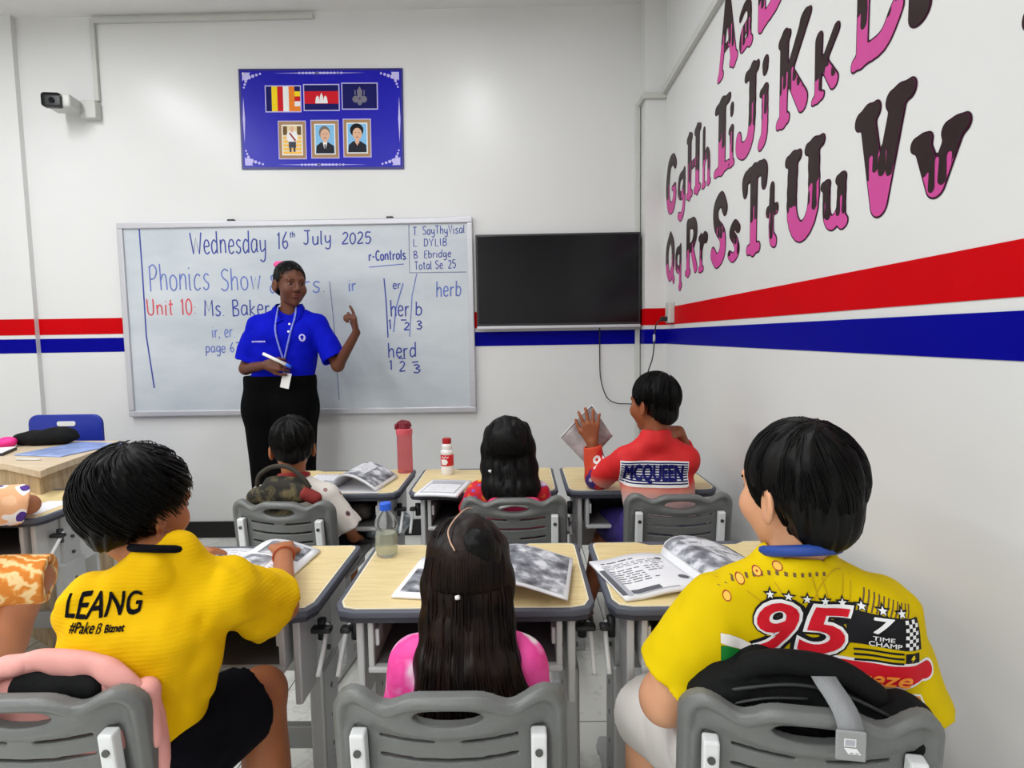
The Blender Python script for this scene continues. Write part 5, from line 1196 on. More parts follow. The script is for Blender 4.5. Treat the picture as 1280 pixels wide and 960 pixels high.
def long_hair(J, parent, m, keys, n=1500, seed=2, thick=.026, r=.0016, ragged=.05, R=(.083, .103, .094), loose=30, groove=None):
    """keys: heights and half widths of the fall of hair behind the head: list of (centre x, y, z, half width)"""
    hc, hs, ax = J['hc'], J['hs'], axes(J['hf'], J.get('hu', (0, 0, 1)))
    cap = LOC(CUT(EL((0, -.014, .036), R), (0, .035, .05), (0, 1, -.75)), hc, ax, hs)
    fs = [cap]
    cols = np.linspace(-1, 1, 7)
    for a, b in zip(keys[:-1], keys[1:]):
        for c in cols:
            bend = .03 * c * c
            fs.append(RC((a[0] + c * a[3], a[1] + bend, a[2]), (b[0] + c * b[3], b[1] + bend, b[2]), thick, thick * .9))
    F = U(fs, .03)
    def fn(P):
        d = F(P); d = d + .009 * (vn(P * np.array((70, 70, 5), f32)) - .5)
        if groove is not None: d = np.maximum(d, -groove(P))
        return d.astype(f32)
    K = np.array([k[:3] for k in keys]); W = max(k[3] for k in keys); lo = K.min(0) - np.array([W + .06, .08, .06]); hi = np.maximum(K.max(0) + np.array([W + .06, .1, .05]), hc + .14)
    me = sdf_mesh('hair', FN(fn), lo, hi, .0042, 1)
    rg = np.random.RandomState(seed); paths = []
    for i in range(n + loose):
        u = rg.uniform(-1, 1); lo_ = i >= n; ex = 1.0 + (rg.uniform(.02, .55) if lo_ else rg.uniform(-.04, .03)); dep = rg.uniform(0, .004) + (rg.uniform(0, .01) if lo_ else 0)
        q = []
        if rg.rand() < .75:
            for lx, ly, lz in ((u * .02, -.03, .130), (u * .062, -.085 + .03 * abs(u), .098), (u * .082, -.116 + .06 * u * u, .04), (u * .086, -.112 + .055 * u * u, -.02)):
                q.append(hc + (np.array([lx, ly, lz]) * hs * 1.005) @ ax)
        for kx, ky, kz, kw in keys[1:]:
            q.append(np.array([kx + u * kw * ex, ky - thick - .005 + .03 * u * u + .018 * abs(u) ** 4 - dep, kz]))
        q[-1] = q[-1] + np.array([rg.normal() * .006, rg.normal() * .006, -rg.rand() * ragged])
        P = smooth_path(q, 5); P += (rg.rand(1, 3) - .5) * .004
        paths.append(P[2:])
    me = add_strands(me, paths, r)
    return link('hair', me, m, parent, True)

def ring(name, c, ax, rx, ry, r, m, parent, tilt=0.):
    P = [np.asarray(c) + (np.array([rx * math.cos(a), ry * math.sin(a), tilt * math.sin(a)]) @ ax) for a in np.linspace(0, 2 * math.pi, 33)]
    return MB().tube(P, r, 8).build(name, m, parent, True)
def cast(bvh, u, v):
    d = Vector(_ray(u, v)).normalized(); h, n, _, _ = bvh.ray_cast(Vector((0, 0, CAMH)), d); return h

def face(J, lip='lip'):
    hx = axes(J['hf'], J.get('hu', (0, 0, 1)))
    def hl(q): return J['hc'] + (np.array(q) * J['hs']) @ hx
    for s in (-1, 1):
        c0 = hl((s * .031, .083, -.001)); e = link('eye', sdf_mesh('eye', EL(c0, (.0115, .0095, .0052), hx), c0 - .02, c0 + .02, .0022), 'eye_white', None, True); under(e)
        c_ = hl((s * .031 + .001, .0895, -.0006)); i_ = link('iris', sdf_mesh('iris', EL(c_, (.0056, .004, .0050), hx), c_ - .01, c_ + .01, .0014), 'iris', None, True); i_.parent = e
        under(MB().tube(smooth_path([hl((s * .014, .093, .018)), hl((s * .03, .093, .0235)), hl((s * .05, .079, .0185))], 4), [.0018] * 9, 6).build('eyebrow', 'hair', None, True))
    under(MB().tube(smooth_path([hl((-.019, .092, -.060)), hl((-.008, .0985, -.0565)), hl((0, .0985, -.058)), hl((.008, .0985, -.0565)), hl((.019, .092, -.060))], 4), .0034, 8).tube(smooth_path([hl((-.017, .092, -.063)), hl((0, .0975, -.0675)), hl((.017, .092, -.063))], 4), .0040, 8).build('lips', lip, None, True))

# ------------------------------------------------------------------ boy in the plain yellow jersey (near left)
n = NT('yellow_jersey'); wv = n.n('TexWave', wave_type='BANDS', bands_direction='Z'); wv.inputs['Scale'].default_value = 42; wv.inputs['Distortion'].default_value = 2.2; wv.inputs['Detail'].default_value = 0; wv.inputs['Detail Scale'].default_value = 14
n.l(n.tc.outputs['Object'], wv.inputs[0]); n.l(n.ramp(n.noise(5).outputs[0], [(.3, lin((222, 174, 0))), (.7, lin((236, 190, 2)))]), n.b.inputs['Base Color']); n.bump(wv.outputs[0], .22, .0025); n.set(Roughness=.75, Specular_IOR_Level=.12); YJ = n.m
DARK = mat('dark_navy_cloth', (10, 10, 17), .85, var=.1, bump=.2, bs=300, spec=.1)
P = empty('person', (-.74, 1.0, 0), 0, 'seated child in a plain yellow jersey turned to the right, near left desk', 'person')
def rel(o, root):      # parts are built in place: keep them there under the root
    o.parent = root; o.matrix_parent_inverse = Matrix.Translation(-Vector(root.location)); return o
J = dict(k=1.0, hw=.045, ww=.038, cw=.058, rw=.066, pel=V3(-.722, 1.005, .495), che=V3(-.700, 1.035, .700), nec=V3(-.660, 1.06, .845), hc=V3(-.735, 1.10, .936), hs=.92, hf=V3(.30, .93, -.16), hu=(.05, 0, 1),
         shL=V3(-.785, 1.03, .765), shR=V3(-.570, 1.085, .775), elL=V3(-.90, 1.22, .66), wrL=V3(-.885, 1.49, .683), elR=V3(-.520, 1.225, .675), wrR=V3(-.632, 1.515, .688),
         hipL=V3(-.78, 1.03, .48), hipR=V3(-.66, 1.03, .48), knL=V3(-.84, 1.36, .46), knR=V3(-.572, 1.215, .485), anL=V3(-.84, 1.34, .08), anR=V3(-.535, 1.18, .08),
         handL=dict(d=V3(.35, .95, -.05), n=V3(0, 0, -1), sc=.86, curl=(.22, .2, .2, .2), thumb=1), handR=dict(d=V3(-.45, .85, -.06), n=V3(0, 0, -1), sc=.86, curl=(.3, .3, .3, .35), thumb=-1))
R0 = Vector(P.location)
def under(o): return rel(o, P)
under(body('body', J, 'boy', None)); face(J, 'lip_light')
s1 = shirt('shirt', J, YJ, None, g=.014, sl=(.80, .86), hem=.40, flare=.024, wr=.024, sleeve_r=.046, neck=.044, extra=(RC((-.760, .985, .49), (-.685, .995, .49), .088, .088), RC((-.765, .985, .40), (-.672, .99, .42), .098, .098), RC(J['nec'] - V3(0, 0, .02), J['nec'] + V3(-.006, 0, .0), .058, .055))); under(s1)
under(shorts('shorts', J, DARK, None, .84, .016))
under(short_hair(J, None, R=(.093, .112, .104), c0=(0, -.018, .028), front=(.06, .7), nape=-.098, bowl=-.010, seed=3, jit=.008, stream=.9, whorl=(.12, -.30, .9), side=-.034, sr=.0013))
c = ring('collar', J['nec'] + V3(-.006, .0, .022), axes((.12, .97, -.36)), .051, .055, .007, DARK, None); under(c)
under(ring('bracelet', J['wrR'] + V3(.012, -.03, 0), axes((0, 0, 1), (-.45, .85, -.06)), .026, .026, .0028, mat('orange_bracelet', (190, 80, 30), .5), None))
b = bvh_of(s1); h = cast(b, 131, 752); D = (h - Vector((0, 0, CAMH))).length
ex, ey = (.975, .22, -.02), (.02, -.05, 1.)
def dec(txt, px_, w_px, m, shear=0., bold=0., space=1., h_off=.0014, scale_y=1.):
    hp = cast(b, *px_); bm = text_tris(txt, 1., shear, 0, 'CENTER', space, bold); xs = [v.co.x for v in bm.verts]; w = max(xs) - min(xs); yy = max(v.co.y for v in bm.verts)
    dist = (Vector(_ray(*px_)).normalized() * (hp - Vector((0, 0, CAMH))).length).dot(Vector(_R[:, 2])); k = w_px * dist / FPX / w
    for v in bm.verts: v.co = Vector(((v.co.x - (max(xs) + min(xs)) / 2) * k, (v.co.y - yy / 2) * k * scale_y, v.co.z))
    o = decal('print', bm, m, b, hp, ex, ey, h_off); o.parent = s1; o.matrix_parent_inverse = s1.matrix_world.inverted(); return o
bpy.context.view_layer.update()
dec('LEANG', (131, 753), 88, DARK, .18, .018, 1.0, scale_y=1.35); dec('#Pake', (102, 784), 31, DARK, .2, .012, scale_y=1.25); dec('Biznet', (144, 784), 22, DARK, 0, .03, scale_y=1.1); dec('ß', (124, 785), 5.5, DARK, .1, .01, scale_y=1.1)

# ------------------------------------------------------------------ girl in the pink top (near middle)
n = NT('pink_white_cloth'); ns = n.noise(13, 2, None, .5); n.l(n.ramp(ns.outputs[0], [(.42, lin((236, 222, 226))), (.47, lin((240, 130, 190))), (.53, lin((232, 60, 150))), (.62, lin((240, 80, 165)))]), n.b.inputs['Base Color']); n.set(Roughness=.75); PW_ = n.m
P = empty('person', (-.112, 1.05, 0), 0, 'seated child with very long dark brown hair and a pink top, seen from behind', 'person')
J = dict(k=.92, pel=V3(-.112, 1.055, .49), che=V3(-.108, 1.07, .60), nec=V3(-.106, 1.08, .69), hc=V3(-.103, 1.10, .800), hs=.86, hf=V3(.05, .97, -.22), shL=V3(-.208, 1.065, .640), shR=V3(-.004, 1.065, .640),
         elL=V3(-.232, 1.09, .50), wrL=V3(-.20, 1.235, .47), elR=V3(.022, 1.09, .50), wrR=V3(-.0, 1.245, .47), hipL=V3(-.175, 1.07, .478), hipR=V3(-.05, 1.07, .478), knL=V3(-.20, 1.36, .44), knR=V3(-.02, 1.36, .44), anL=V3(-.20, 1.36, .08), anR=V3(-.02, 1.36, .08),
         handL=dict(d=V3(.4, .8, -.1), n=V3(0, 0, -1), sc=.8, thumb=1), handR=dict(d=V3(-.4, .8, -.1), n=V3(0, 0, -1), sc=.8, thumb=-1))
under(body('body', J, 'mid', None)); face(J, 'lip_light'); under(shirt('top', J, PW_, None, g=.008, sl=(.95, .95), hem=.42, wr=.008, flare=.016)); under(shorts('trousers', J, DARK, None, .95))
x0, y0 = -.103, 1.045
under(long_hair(J, None, 'hair_brown', [(x0, y0 + .01, .85, .050), (x0, y0 - .003, .79, .060), (x0, y0 - .02, .72, .062), (x0 + .002, y0 - .05, .66, .070), (x0 + .010, y0 - .072, .60, .082), (x0 + .016, y0 - .08, .53, .092)], n=1700, loose=110, thick=.022, seed=5, ragged=.05))
bun = sdf_mesh('hair_tuft', FN(lambda Q: EL((-.082, 1.045, .868), (.036, .030, .034))(Q) + .006 * (vn(Q * np.array((120, 120, 20), f32)) - .5)), (-.14, .97, .80), (-.03, 1.10, .92), .004); under(link('hair_tuft', bun, 'hair', None, True))
pt = [J['hc'] + (np.array(q) * .90) @ axes(J['hf']) for q in ((.004, .03, .131), (-.004, -.02, .1325), (-.018, -.06, .118), (-.030, -.085, .095), (-.024, -.10, .075), (-.012, -.112, .058))]
under(MB().tube(smooth_path(pt, 6), .0014, 6).build('hair_parting', mat('scalp', (196, 160, 136), .6), None, True))
under(MB().tube([J['hc'] + V3(-.012, -.115, .0), J['hc'] + V3(-.006, -.117, .002)], .004, 8).build('hair_clip', 'white_gloss', None, True))

# ------------------------------------------------------------------ boy in the yellow racing shirt (near right)
n = NT('yellow_racing_shirt'); n.l(n.ramp(n.noise(5).outputs[0], [(.3, lin((214, 184, 0))), (.7, lin((226, 196, 3)))]), n.b.inputs['Base Color']); n.bump(n.noise(14, 3).outputs[0], .15, .003); n.set(Roughness=.75, Specular_IOR_Level=.12); YR = n.m
P = empty('person', (.45, 1.0, 0), 0, 'seated child in a yellow racing shirt with a red 95 on the back', 'person')
J = dict(k=1.10, pel=V3(.45, 1.005, .50), che=V3(.465, .99, .685), nec=V3(.476, .99, .845), hc=V3(.482, 1.01, .972), hs=1.0, hf=V3(-.36, .92, -.03), shL=V3(.338, .99, .772), shR=V3(.602, .965, .772),
         elL=V3(.252, 1.0, .605), wrL=V3(.33, 1.17, .545), elR=V3(.650, .97, .59), wrR=V3(.60, 1.16, .545), hipL=V3(.37, 1.03, .475), hipR=V3(.53, 1.03, .475), knL=V3(.282, 1.25, .405), knR=V3(.58, 1.36, .455), anL=V3(.275, 1.26, .09), anR=V3(.58, 1.34, .09),
         handL=dict(d=V3(.3, .8, -.2), n=V3(0, 0, -1), sc=.95, thumb=1), handR=dict(d=V3(-.3, .8, -.2), n=V3(0, 0, -1), sc=.95, thumb=-1), cw=.075, ak=1.25)
under(body('body', J, 'fair', None)); face(J, 'lip_light'); s1 = shirt('shirt', J, YR, None, g=.011, sl=(.76, .92), hem=.47, flare=.02, wr=.017, neck=.044, drop=.008, sleeve_r=.052, extra=(RC(J['nec'] - V3(0, 0, .02), J['nec'] + V3(0, 0, .0), .062, .060),)); under(s1)
under(shorts('shorts', J, mat('white_cloth', (224, 220, 214), .8, bump=.2), None, 1.1, .010))
under(short_hair(J, None, R=(.084, .103, .097), c0=(0, -.014, .034), front=(.04, .8), nape=-.092, seed=8, jit=.003, stream=.25, whorl=(-.15, -.25, .95), sr=.0011, strands=800))
under(ring('lanyard', J['nec'] + V3(0, -.004, .034), axes((-.1, .95, -.34)), .057, .061, .0095, mat('lanyard_blue', (28, 66, 150), .6), None))
bpy.context.view_layer.update(); b = bvh_of(s1); h = cast(b, 1045, 793); ex, ey = nrm((.98, -.12, -.03)), nrm((.0, .02, 1.))
dist = Vector(h - Vector((0, 0, CAMH))).dot(Vector(_R[:, 2])); K = dist / FPX
def art(polys, m, off=.0014, name='print', ref=(1045, 785)):
    bm = poly_bm([[((x - ref[0]) * K * 1.0, (ref[1] - y) * K, 0) for x, y in q] for q in polys]) if not isinstance(polys, bmesh.types.BMesh) else polys
    o = decal(name, bm, m, b, h, ex, ey, off, .014); o.parent = s1; o.matrix_parent_inverse = s1.matrix_world.inverted(); return o
def arttxt(txt, cx_, cy_, w, hgt, m, shear=0., offset=0., off=.0024):
    bm = text_tris(txt, 1., shear, offset if txt == '95' else 0, bold=0 if txt == '95' else offset); xs = [v.co.x for v in bm.verts]; ys = [v.co.y for v in bm.verts]
    for v in bm.verts: v.co = Vector((((v.co.x - min(xs)) / (max(xs) - min(xs)) - .5) * w * K + (cx_ - 1045) * K, ((v.co.y - min(ys)) / (max(ys) - min(ys)) - .5) * hgt * K + (785 - cy_) * K, v.co.z))
    return art(bm, m, off)
def star(cx_, cy_, r): return [(cx_ + (r if i % 2 == 0 else r * .42) * math.sin(math.pi * i / 5), cy_ - (r if i % 2 == 0 else r * .42) * math.cos(math.pi * i / 5)) for i in range(10)]
art(ribbon_polys([[(932 + 40 * math.cos(a) + 120, 800 - 92 * math.sin(a)) for a in np.linspace(2.6, 1.4, 10)], [(1018, 715), (1028, 752)], [(1030, 715), (1040, 752)], [(1060, 714), (1052, 752)], [(1070, 714), (1062, 752)], [(975, 728), (990, 752)], [(940, 740), (958, 752)]], 1.6), 'linegold', .0008)
art([R_(905 + 9 * i, 733 - 3.1 * i + .1 * i * i, 905 + 9 * i + 3.5, 738 - 3.1 * i + .1 * i * i) for i in range(15)], 'brownish', .001)
art([circle(q, 5.5, 16) for q in ((914, 746), (934, 729), (956, 719), (980, 709))], 'maroon', .001); art([circle(q, 4.4, 16) for q in ((914, 746), (934, 729), (956, 719), (980, 709))], 'paleorange', .0016)
art(ribbon_polys([[(1083 + 5 * i, 728 + 1.6 * i), (1083 + 5 * i - 8, 752 + .6 * i)] for i in range(11)], 1.8), 'brownish', .001)
art([star(968 + 21.5 * i, 742 + .4 * i + .12 * i * i, 9.5) for i in range(8)], 'blk', .0016); art([star(968 + 21.5 * i, 742.5 + .4 * i + .12 * i * i, 5.6) for i in range(8)], 'white', .0024)
art([[(903, 788), (914, 790), (950, 806), (948, 818), (903, 800)]], 'shirtwhite', .001); art([[(903, 803), (912, 804), (945, 818), (930, 836), (903, 838)]], 'green', .001)
# number block
arttxt('95', 1005, 781, 132, 74, 'blk', .22, .10, .0016); art([[(1056, 752), (1141, 758), (1145, 796), (1058, 792)]], 'blk', .0013)
arttxt('95', 1005, 781, 125, 67, 'white', .22, .052, .0024); arttxt('95', 1005, 781, 115, 58, 'red', .22, .018, .0034)
arttxt('7', 1097, 767, 24, 20, 'white', .12, .02, .0026); arttxt('TIME', 1097, 783, 24, 5.5, 'white', 0, .012, .0026); arttxt('CHAMP', 1099, 790, 36, 6, 'white', 0, .012, .0026)
art([R_(1120, 757, 1139, 795)], 'blk', .0018); art([R_(1121 + 4.5 * i, 758 + 4.5 * j, 1121 + 4.5 * i + 4.5, 758 + 4.5 * j + 4.5) for i in range(4) for j in range(8) if (i + j) % 2 == 0], 'white', .0026)
art([R_(1064, 798 + 6 * i, 1120, 800.6 + 6 * i) for i in range(3)], 'blk', .0016); art([R_(1122, 799, 1141, 811)], 'blk', .0016); art([[(1131, 801), (1128, 806), (1131, 806), (1129, 810), (1135, 804), (1132, 804), (1134, 801)]], 'yellow', .0024)
art([[(1000, 812), (1050, 809), (1100, 812), (1135, 811)] + [(1150 + 14 * math.cos(a), 822 + 14 * math.sin(a)) for a in np.linspace(-1.3, 1.9, 12)] + [(1120, 846), (1060, 840), (1000, 838)]], 'white', .0012)
art([[(1000, 815), (1050, 812), (1100, 815), (1135, 814)] + [(1150 + 11 * math.cos(a), 822 + 11 * math.sin(a)) for a in np.linspace(-1.3, 1.9, 12)] + [(1120, 842), (1060, 836), (1000, 834)]], 'red', .002)
arttxt('Rusteze', 1072, 832, 118, 20, 'ofont', .3, .02, .003)
art([[(1060, 846), (1120, 850), (1142, 852), (1140, 880), (1100, 880)]], 'ofont', .001); art(ribbon_polys([[(1100, 846), (1142, 852), (1150, 870)], [(1130, 850), (1126, 880)]], 2.5), 'white', .0018)

# ------------------------------------------------------------------ child with prominent ears (far left)
n = NT('white_marked_cloth'); vo = n.n('TexVoronoi'); vo.inputs['Scale'].default_value = 16; n.l(n.tc.outputs['Object'], vo.inputs['Vector']); n.l(n.ramp(vo.outputs['Distance'], [(0, lin((70, 60, 64))), (.13, lin((160, 120, 118))), (.19, lin((226, 220, 212)))], 'CONSTANT'), n.b.inputs['Base Color']); n.set(Roughness=.8); WM = n.m
P = empty('person', (-.84, 2.16, 0), 0, 'seated child with short black hair in a pale patterned shirt, before the teacher', 'person')
J = dict(k=.95, pel=V3(-.835, 2.155, .50), che=V3(-.845, 2.165, .61), nec=V3(-.85, 2.165, .715), hc=V3(-.858, 2.18, .848), hs=.93, hf=V3(-.38, .92, -.05), shL=V3(-.965, 2.14, .665), shR=V3(-.730, 2.16, .665),
         elL=V3(-1.0, 2.2, .53), wrL=V3(-.92, 2.30, .66), elR=V3(-.672, 2.17, .56), wrR=V3(-.66, 2.25, .47), hipL=V3(-.90, 2.17, .485), hipR=V3(-.77, 2.17, .485), knL=V3(-.92, 2.46, .44), knR=V3(-.75, 2.46, .44), anL=V3(-.92, 2.45, .08), anR=V3(-.75, 2.45, .08),
         handL=dict(d=V3(.4, .8, .1), n=V3(0, 0, -1), sc=.85, thumb=1), handR=dict(d=V3(-.4, .8, -.1), n=V3(0, 0, -1), sc=.85, thumb=-1))
J['wrL'] = V3(-.93, 2.20, .47)
under(body('body', J, 'boy', None)); face(J, 'lip_light'); under(shirt('shirt', J, WM, None, g=.010, sl=(.9, 1.25), hem=.44, flare=.020, wr=.010, neck=.048)); under(shorts('shorts', J, DARK, None, .85))
under(short_hair(J, None, R=(.083, .102, .094), nape=-.06, front=(.03, .9), seed=12, strands=650, jit=.005, whorl=(.02, -.35, .93), side=-.03))
under(ring('collar', J['nec'] + V3(0, -.002, .030), axes((-.3, .95, -.2)), .050, .050, .010, mat('red_collar', (150, 20, 24), .7), None))

# ------------------------------------------------------------------ child with straight black hair (far middle)
n = NT('floral_cloth'); vo = n.n('TexVoronoi'); vo.inputs['Scale'].default_value = 20; n.l(n.tc.outputs['Object'], vo.inputs['Vector']); ns = n.noise(40, 2)
mth = n.n('Math', operation='ADD'); n.l(vo.outputs['Distance'], mth.inputs[0]); m2 = n.n('Math', operation='MULTIPLY'); m2.inputs[1].default_value = .5; n.l(ns.outputs[0], m2.inputs[0]); n.l(m2.outputs[0], mth.inputs[1])
n.l(n.ramp(mth.outputs[0], [(0, lin((240, 190, 40))), (.42, lin((226, 96, 24))), (.55, lin((206, 14, 40))), (.80, lin((190, 18, 60))), (.86, lin((120, 90, 190))), (.93, lin((230, 200, 220)))], 'CONSTANT'), n.b.inputs['Base Color']); n.set(Roughness=.75); FLR = n.m
P = empty('person', (-.04, 2.19, 0), 0, 'seated child with straight shoulder-length black hair in a red floral top', 'person')
J = dict(k=.92, pel=V3(-.04, 2.19, .49), che=V3(-.042, 2.19, .60), nec=V3(-.044, 2.19, .70), hc=V3(-.046, 2.20, .830), hs=.92, hf=V3(-.05, .99, -.1), shL=V3(-.160, 2.19, .660), shR=V3(.065, 2.19, .655),
         elL=V3(-.195, 2.21, .56), wrL=V3(-.17, 2.25, .47), elR=V3(.095, 2.21, .54), wrR=V3(.06, 2.25, .47), hipL=V3(-.105, 2.2, .478), hipR=V3(.02, 2.2, .478), knL=V3(-.13, 2.48, .44), knR=V3(.05, 2.48, .44), anL=V3(-.13, 2.47, .08), anR=V3(.05, 2.47, .08),
         handL=dict(d=V3(.4, .8, -.1), n=V3(0, 0, -1), sc=.8, thumb=1), handR=dict(d=V3(-.4, .8, -.1), n=V3(0, 0, -1), sc=.8, thumb=-1))
under(body('body', J, 'mid', None)); face(J, 'lip_light'); under(shirt('top', J, FLR, None, g=.009, sl=(.8, .8), hem=.42, flare=.022, wr=.008)); under(shorts('trousers', J, mat('rose_trousers', (196, 50, 100), .8), None, .95))
x0, y0 = -.046, 2.15
under(long_hair(J, None, 'hair', [(x0, y0 + .035, .89, .060), (x0, y0 + .005, .83, .072), (x0 + .004, y0 - .010, .76, .078), (x0 + .010, y0 - .040, .695, .078), (x0 + .010, y0 - .050, .672, .074)], n=1300, loose=14, seed=9, ragged=.015, R=(.090, .106, .098), thick=.026))
under(MB().tube([J['hc'] + V3(-.068, -.075, -.07), J['hc'] + V3(-.060, -.085, -.07)], .006, 8).build('hair_clip', 'white_gloss', None, True))

# ------------------------------------------------------------------ child in the red racing shirt (far right)
n = NT('red_racing_shirt'); sp = n.n('SeparateXYZ'); n.l(n.tc.outputs['Object'], sp.inputs[0]); ns = n.noise(7, 2)
ad = n.n('Math', operation='MULTIPLY_ADD'); ad.inputs[1].default_value = .05; n.l(ns.outputs[0], ad.inputs[0]); n.l(sp.outputs[2], ad.inputs[2])
body_c = n.ramp(ad.outputs[0], [(.62, lin((226, 216, 222))), (.70, lin((226, 150, 132))), (.735, lin((206, 30, 26))), (.76, lin((212, 26, 30)))])
n.l(body_c, n.b.inputs['Base Color']); n.set(Roughness=.7); RS = n.m
n = NT('red_purple_sleeve'); ns = n.noise(9, 2); n.l(n.ramp(ns.outputs[0], [(.3, lin((214, 70, 40))), (.5, lin((206, 28, 32))), (.545, lin((58, 34, 120))), (.64, lin((210, 200, 206))), (.68, lin((40, 30, 40)))], 'CONSTANT'), n.b.inputs['Base Color']); n.set(Roughness=.7); RPS = n.m
P = empty('person', (.515, 2.18, 0), 0, 'seated child in a red and white racing shirt holding up a magazine', 'person')
J = dict(k=1.0, pel=V3(.53, 2.18, .50), che=V3(.515, 2.185, .68), nec=V3(.510, 2.185, .865), hc=V3(.505, 2.20, .990), hs=.92, hf=V3(-.56, .82, .0), shL=V3(.398, 2.185, .785), shR=V3(.618, 2.175, .785),
         elL=V3(.305, 2.30, .685), wrL=V3(.285, 2.305, .825), elR=V3(.668, 2.32, .75), wrR=V3(.603, 2.215, .882), hipL=V3(.465, 2.20, .485), hipR=V3(.60, 2.20, .485), knL=V3(.38, 2.47, .45), knR=V3(.62, 2.48, .45), anL=V3(.27, 2.46, .08), anR=V3(.62, 2.47, .08),
         handL=dict(d=V3(-.05, .06, 1.), n=V3(-.1, 1, 0), sc=.9, curl=(.12, .1, .1, .12), thumb=1, spread=.22), handR=dict(d=V3(-.72, -.55, .02), n=V3(-.35, .4, -.6), sc=.85, curl=(.3, .3, .3, .3), thumb=-1))
under(body('body', J, 'tan', None)); face(J, 'lip_light'); s1 = shirt('shirt', J, RS, None, g=.008, sl=(.9, .95), hem=.46, wr=.008, fore=(.0, .55), neck=.044, extra=(RC(J['nec'] - V3(0, 0, .01), J['nec'] + V3(0, 0, .010), .054, .051),)); under(s1)
def slv(Q):
    F = U([RC(J['shL'] * .6 + J['elL'] * .4, J['elL'], .046, .046), CUT(RC(J['elL'], J['wrL'], .047, .036), J['wrL'] - V3(0, 0, .012), J['wrL'] - J['elL'])], .02)
    return np.maximum(F(Q) + .008 * (vn(Q * 20) - .5), -RC(J['wrL'] - V3(0, 0, .02), J['wrL'] + V3(0, 0, .03), .026, .034)(Q)).astype(f32)
sv = link('long_sleeve', sdf_mesh('long_sleeve', FN(slv), (.2, 2.1, .6), (.45, 2.4, .85), .0045, 1), RPS, None, True); under(sv)
under(shorts('trousers', J, mat('purple_trousers', (50, 36, 110), .75), None, .95))
under(short_hair(J, None, m='hair', R=(.083, .103, .096), nape=-.085, front=(.04, .8), seed=15, strands=650, jit=.006, stream=.3, whorl=(.3, -.3, .9), side=-.03))
bpy.context.view_layer.update(); b = bvh_of(s1); h = cast(b, 817, 592); ex, ey = nrm((1, -.04, -.01)), V3(0, 0, 1); K = Vector(h - Vector((0, 0, CAMH))).dot(Vector(_R[:, 2])) / FPX
art([R_(776, 576, 860, 607)], 'white', .0012, ref=(817, 592)); art([R_(777, 578 + 3.1 * i, 859, 579.6 + 3.1 * i) for i in range(9)], 'navy', .002, ref=(817, 592)); art([R_(778, 605, 858, 608)], 'shirtwhite', .002, ref=(817, 592))
bm = text_tris('MCQUEEN', 1., .1, bold=.05); xs = [v.co.x for v in bm.verts]; ys = [v.co.y for v in bm.verts]
for v in bm.verts: v.co = Vector((((v.co.x - min(xs)) / (max(xs) - min(xs)) - .5) * 74 * K, ((v.co.y - min(ys)) / (max(ys) - min(ys)) - .5) * 24 * K, v.co.z))
art(bm, 'navy', .0048)
bpy.context.view_layer.update(); b = bvh_of(sv); s1 = sv; h = cast(b, 752, 580)
if h is not None:
    K = Vector(h - Vector((0, 0, CAMH))).dot(Vector(_R[:, 2])) / FPX
    bm = text_tris('95', 1., .2, .02); xs = [v.co.x for v in bm.verts]; ys = [v.co.y for v in bm.verts]
    for v in bm.verts: v.co = Vector((((v.co.x - min(xs)) / (max(xs) - min(xs)) - .5) * 20 * K, ((v.co.y - min(ys)) / (max(ys) - min(ys)) - .5) * 18 * K, 0))
    art(bm, 'white', .002)
for sd in 'LR':
    an = J['an' + sd]
    tag(MB().prism([(-.035, -.05), (.035, -.05), (.042, .08), (.035, .15), (0, .165), (-.035, .15), (-.042, .08)], .018, Matrix.Translation((an[0], an[1], .0)), .004).tube(smooth_path([(an[0] - .04, an[1] + .06, .018), (an[0] - .02, an[1] + .07, .066), (an[0] + .02, an[1] + .07, .066), (an[0] + .04, an[1] + .06, .018)], 5), .008).build('sandal', 'dark', None, True), 'black sandal on the %s foot of the child in the red racing shirt' % ('left' if sd == 'L' else 'right'), 'sandal')
# the magazine in the raised hand
r = empty('magazine', tuple(ony(733, 543, 2.375)), 0, 'grey magazine held up in the hand of the child in the red racing shirt', 'book')
A = [ony(740, 506, 2.37), ony(766, 545, 2.35), ony(735, 583, 2.375), ony(701, 547, 2.40)]
V = []
for zoff in (0, .007):
    for i in np.linspace(0, 1, 9):
        for j in np.linspace(0, 1, 7):
            p = (A[0] * (1 - i) + A[1] * i) * (1 - j) + (A[3] * (1 - i) + A[2] * i) * j; V.append(p + V3(.0, zoff + .018 * math.sin(math.pi * j), 0) - np.array(r.location))
I = lambda k, i, j: k * 63 + i * 7 + j; Fq = []
for i in range(8):
    for j in range(6): Fq += [(I(0, i, j), I(0, i + 1, j), I(0, i + 1, j + 1), I(0, i, j + 1)), (I(1, i, j), I(1, i, j + 1), I(1, i + 1, j + 1), I(1, i + 1, j))]
for i in range(8): Fq += [(I(0, i, 0), I(1, i, 0), I(1, i + 1, 0), I(0, i + 1, 0)), (I(0, i, 6), I(0, i + 1, 6), I(1, i + 1, 6), I(1, i, 6))]
for j in range(6): Fq += [(I(0, 0, j), I(0, 0, j + 1), I(1, 0, j + 1), I(1, 0, j)), (I(0, 8, j), I(1, 8, j), I(1, 8, j + 1), I(0, 8, j + 1))]
n = NT('magazine_page'); n.l(n.ramp(n.noise(14, 4).outputs[0], [(.3, lin((92, 84, 88))), (.5, lin((150, 140, 142))), (.7, lin((190, 182, 184)))]), n.b.inputs['Base Color']); n.set(Roughness=.35)
link('pages', mesh_np('pages', V, Fq), n.m, r, True)
V = np.array(V)
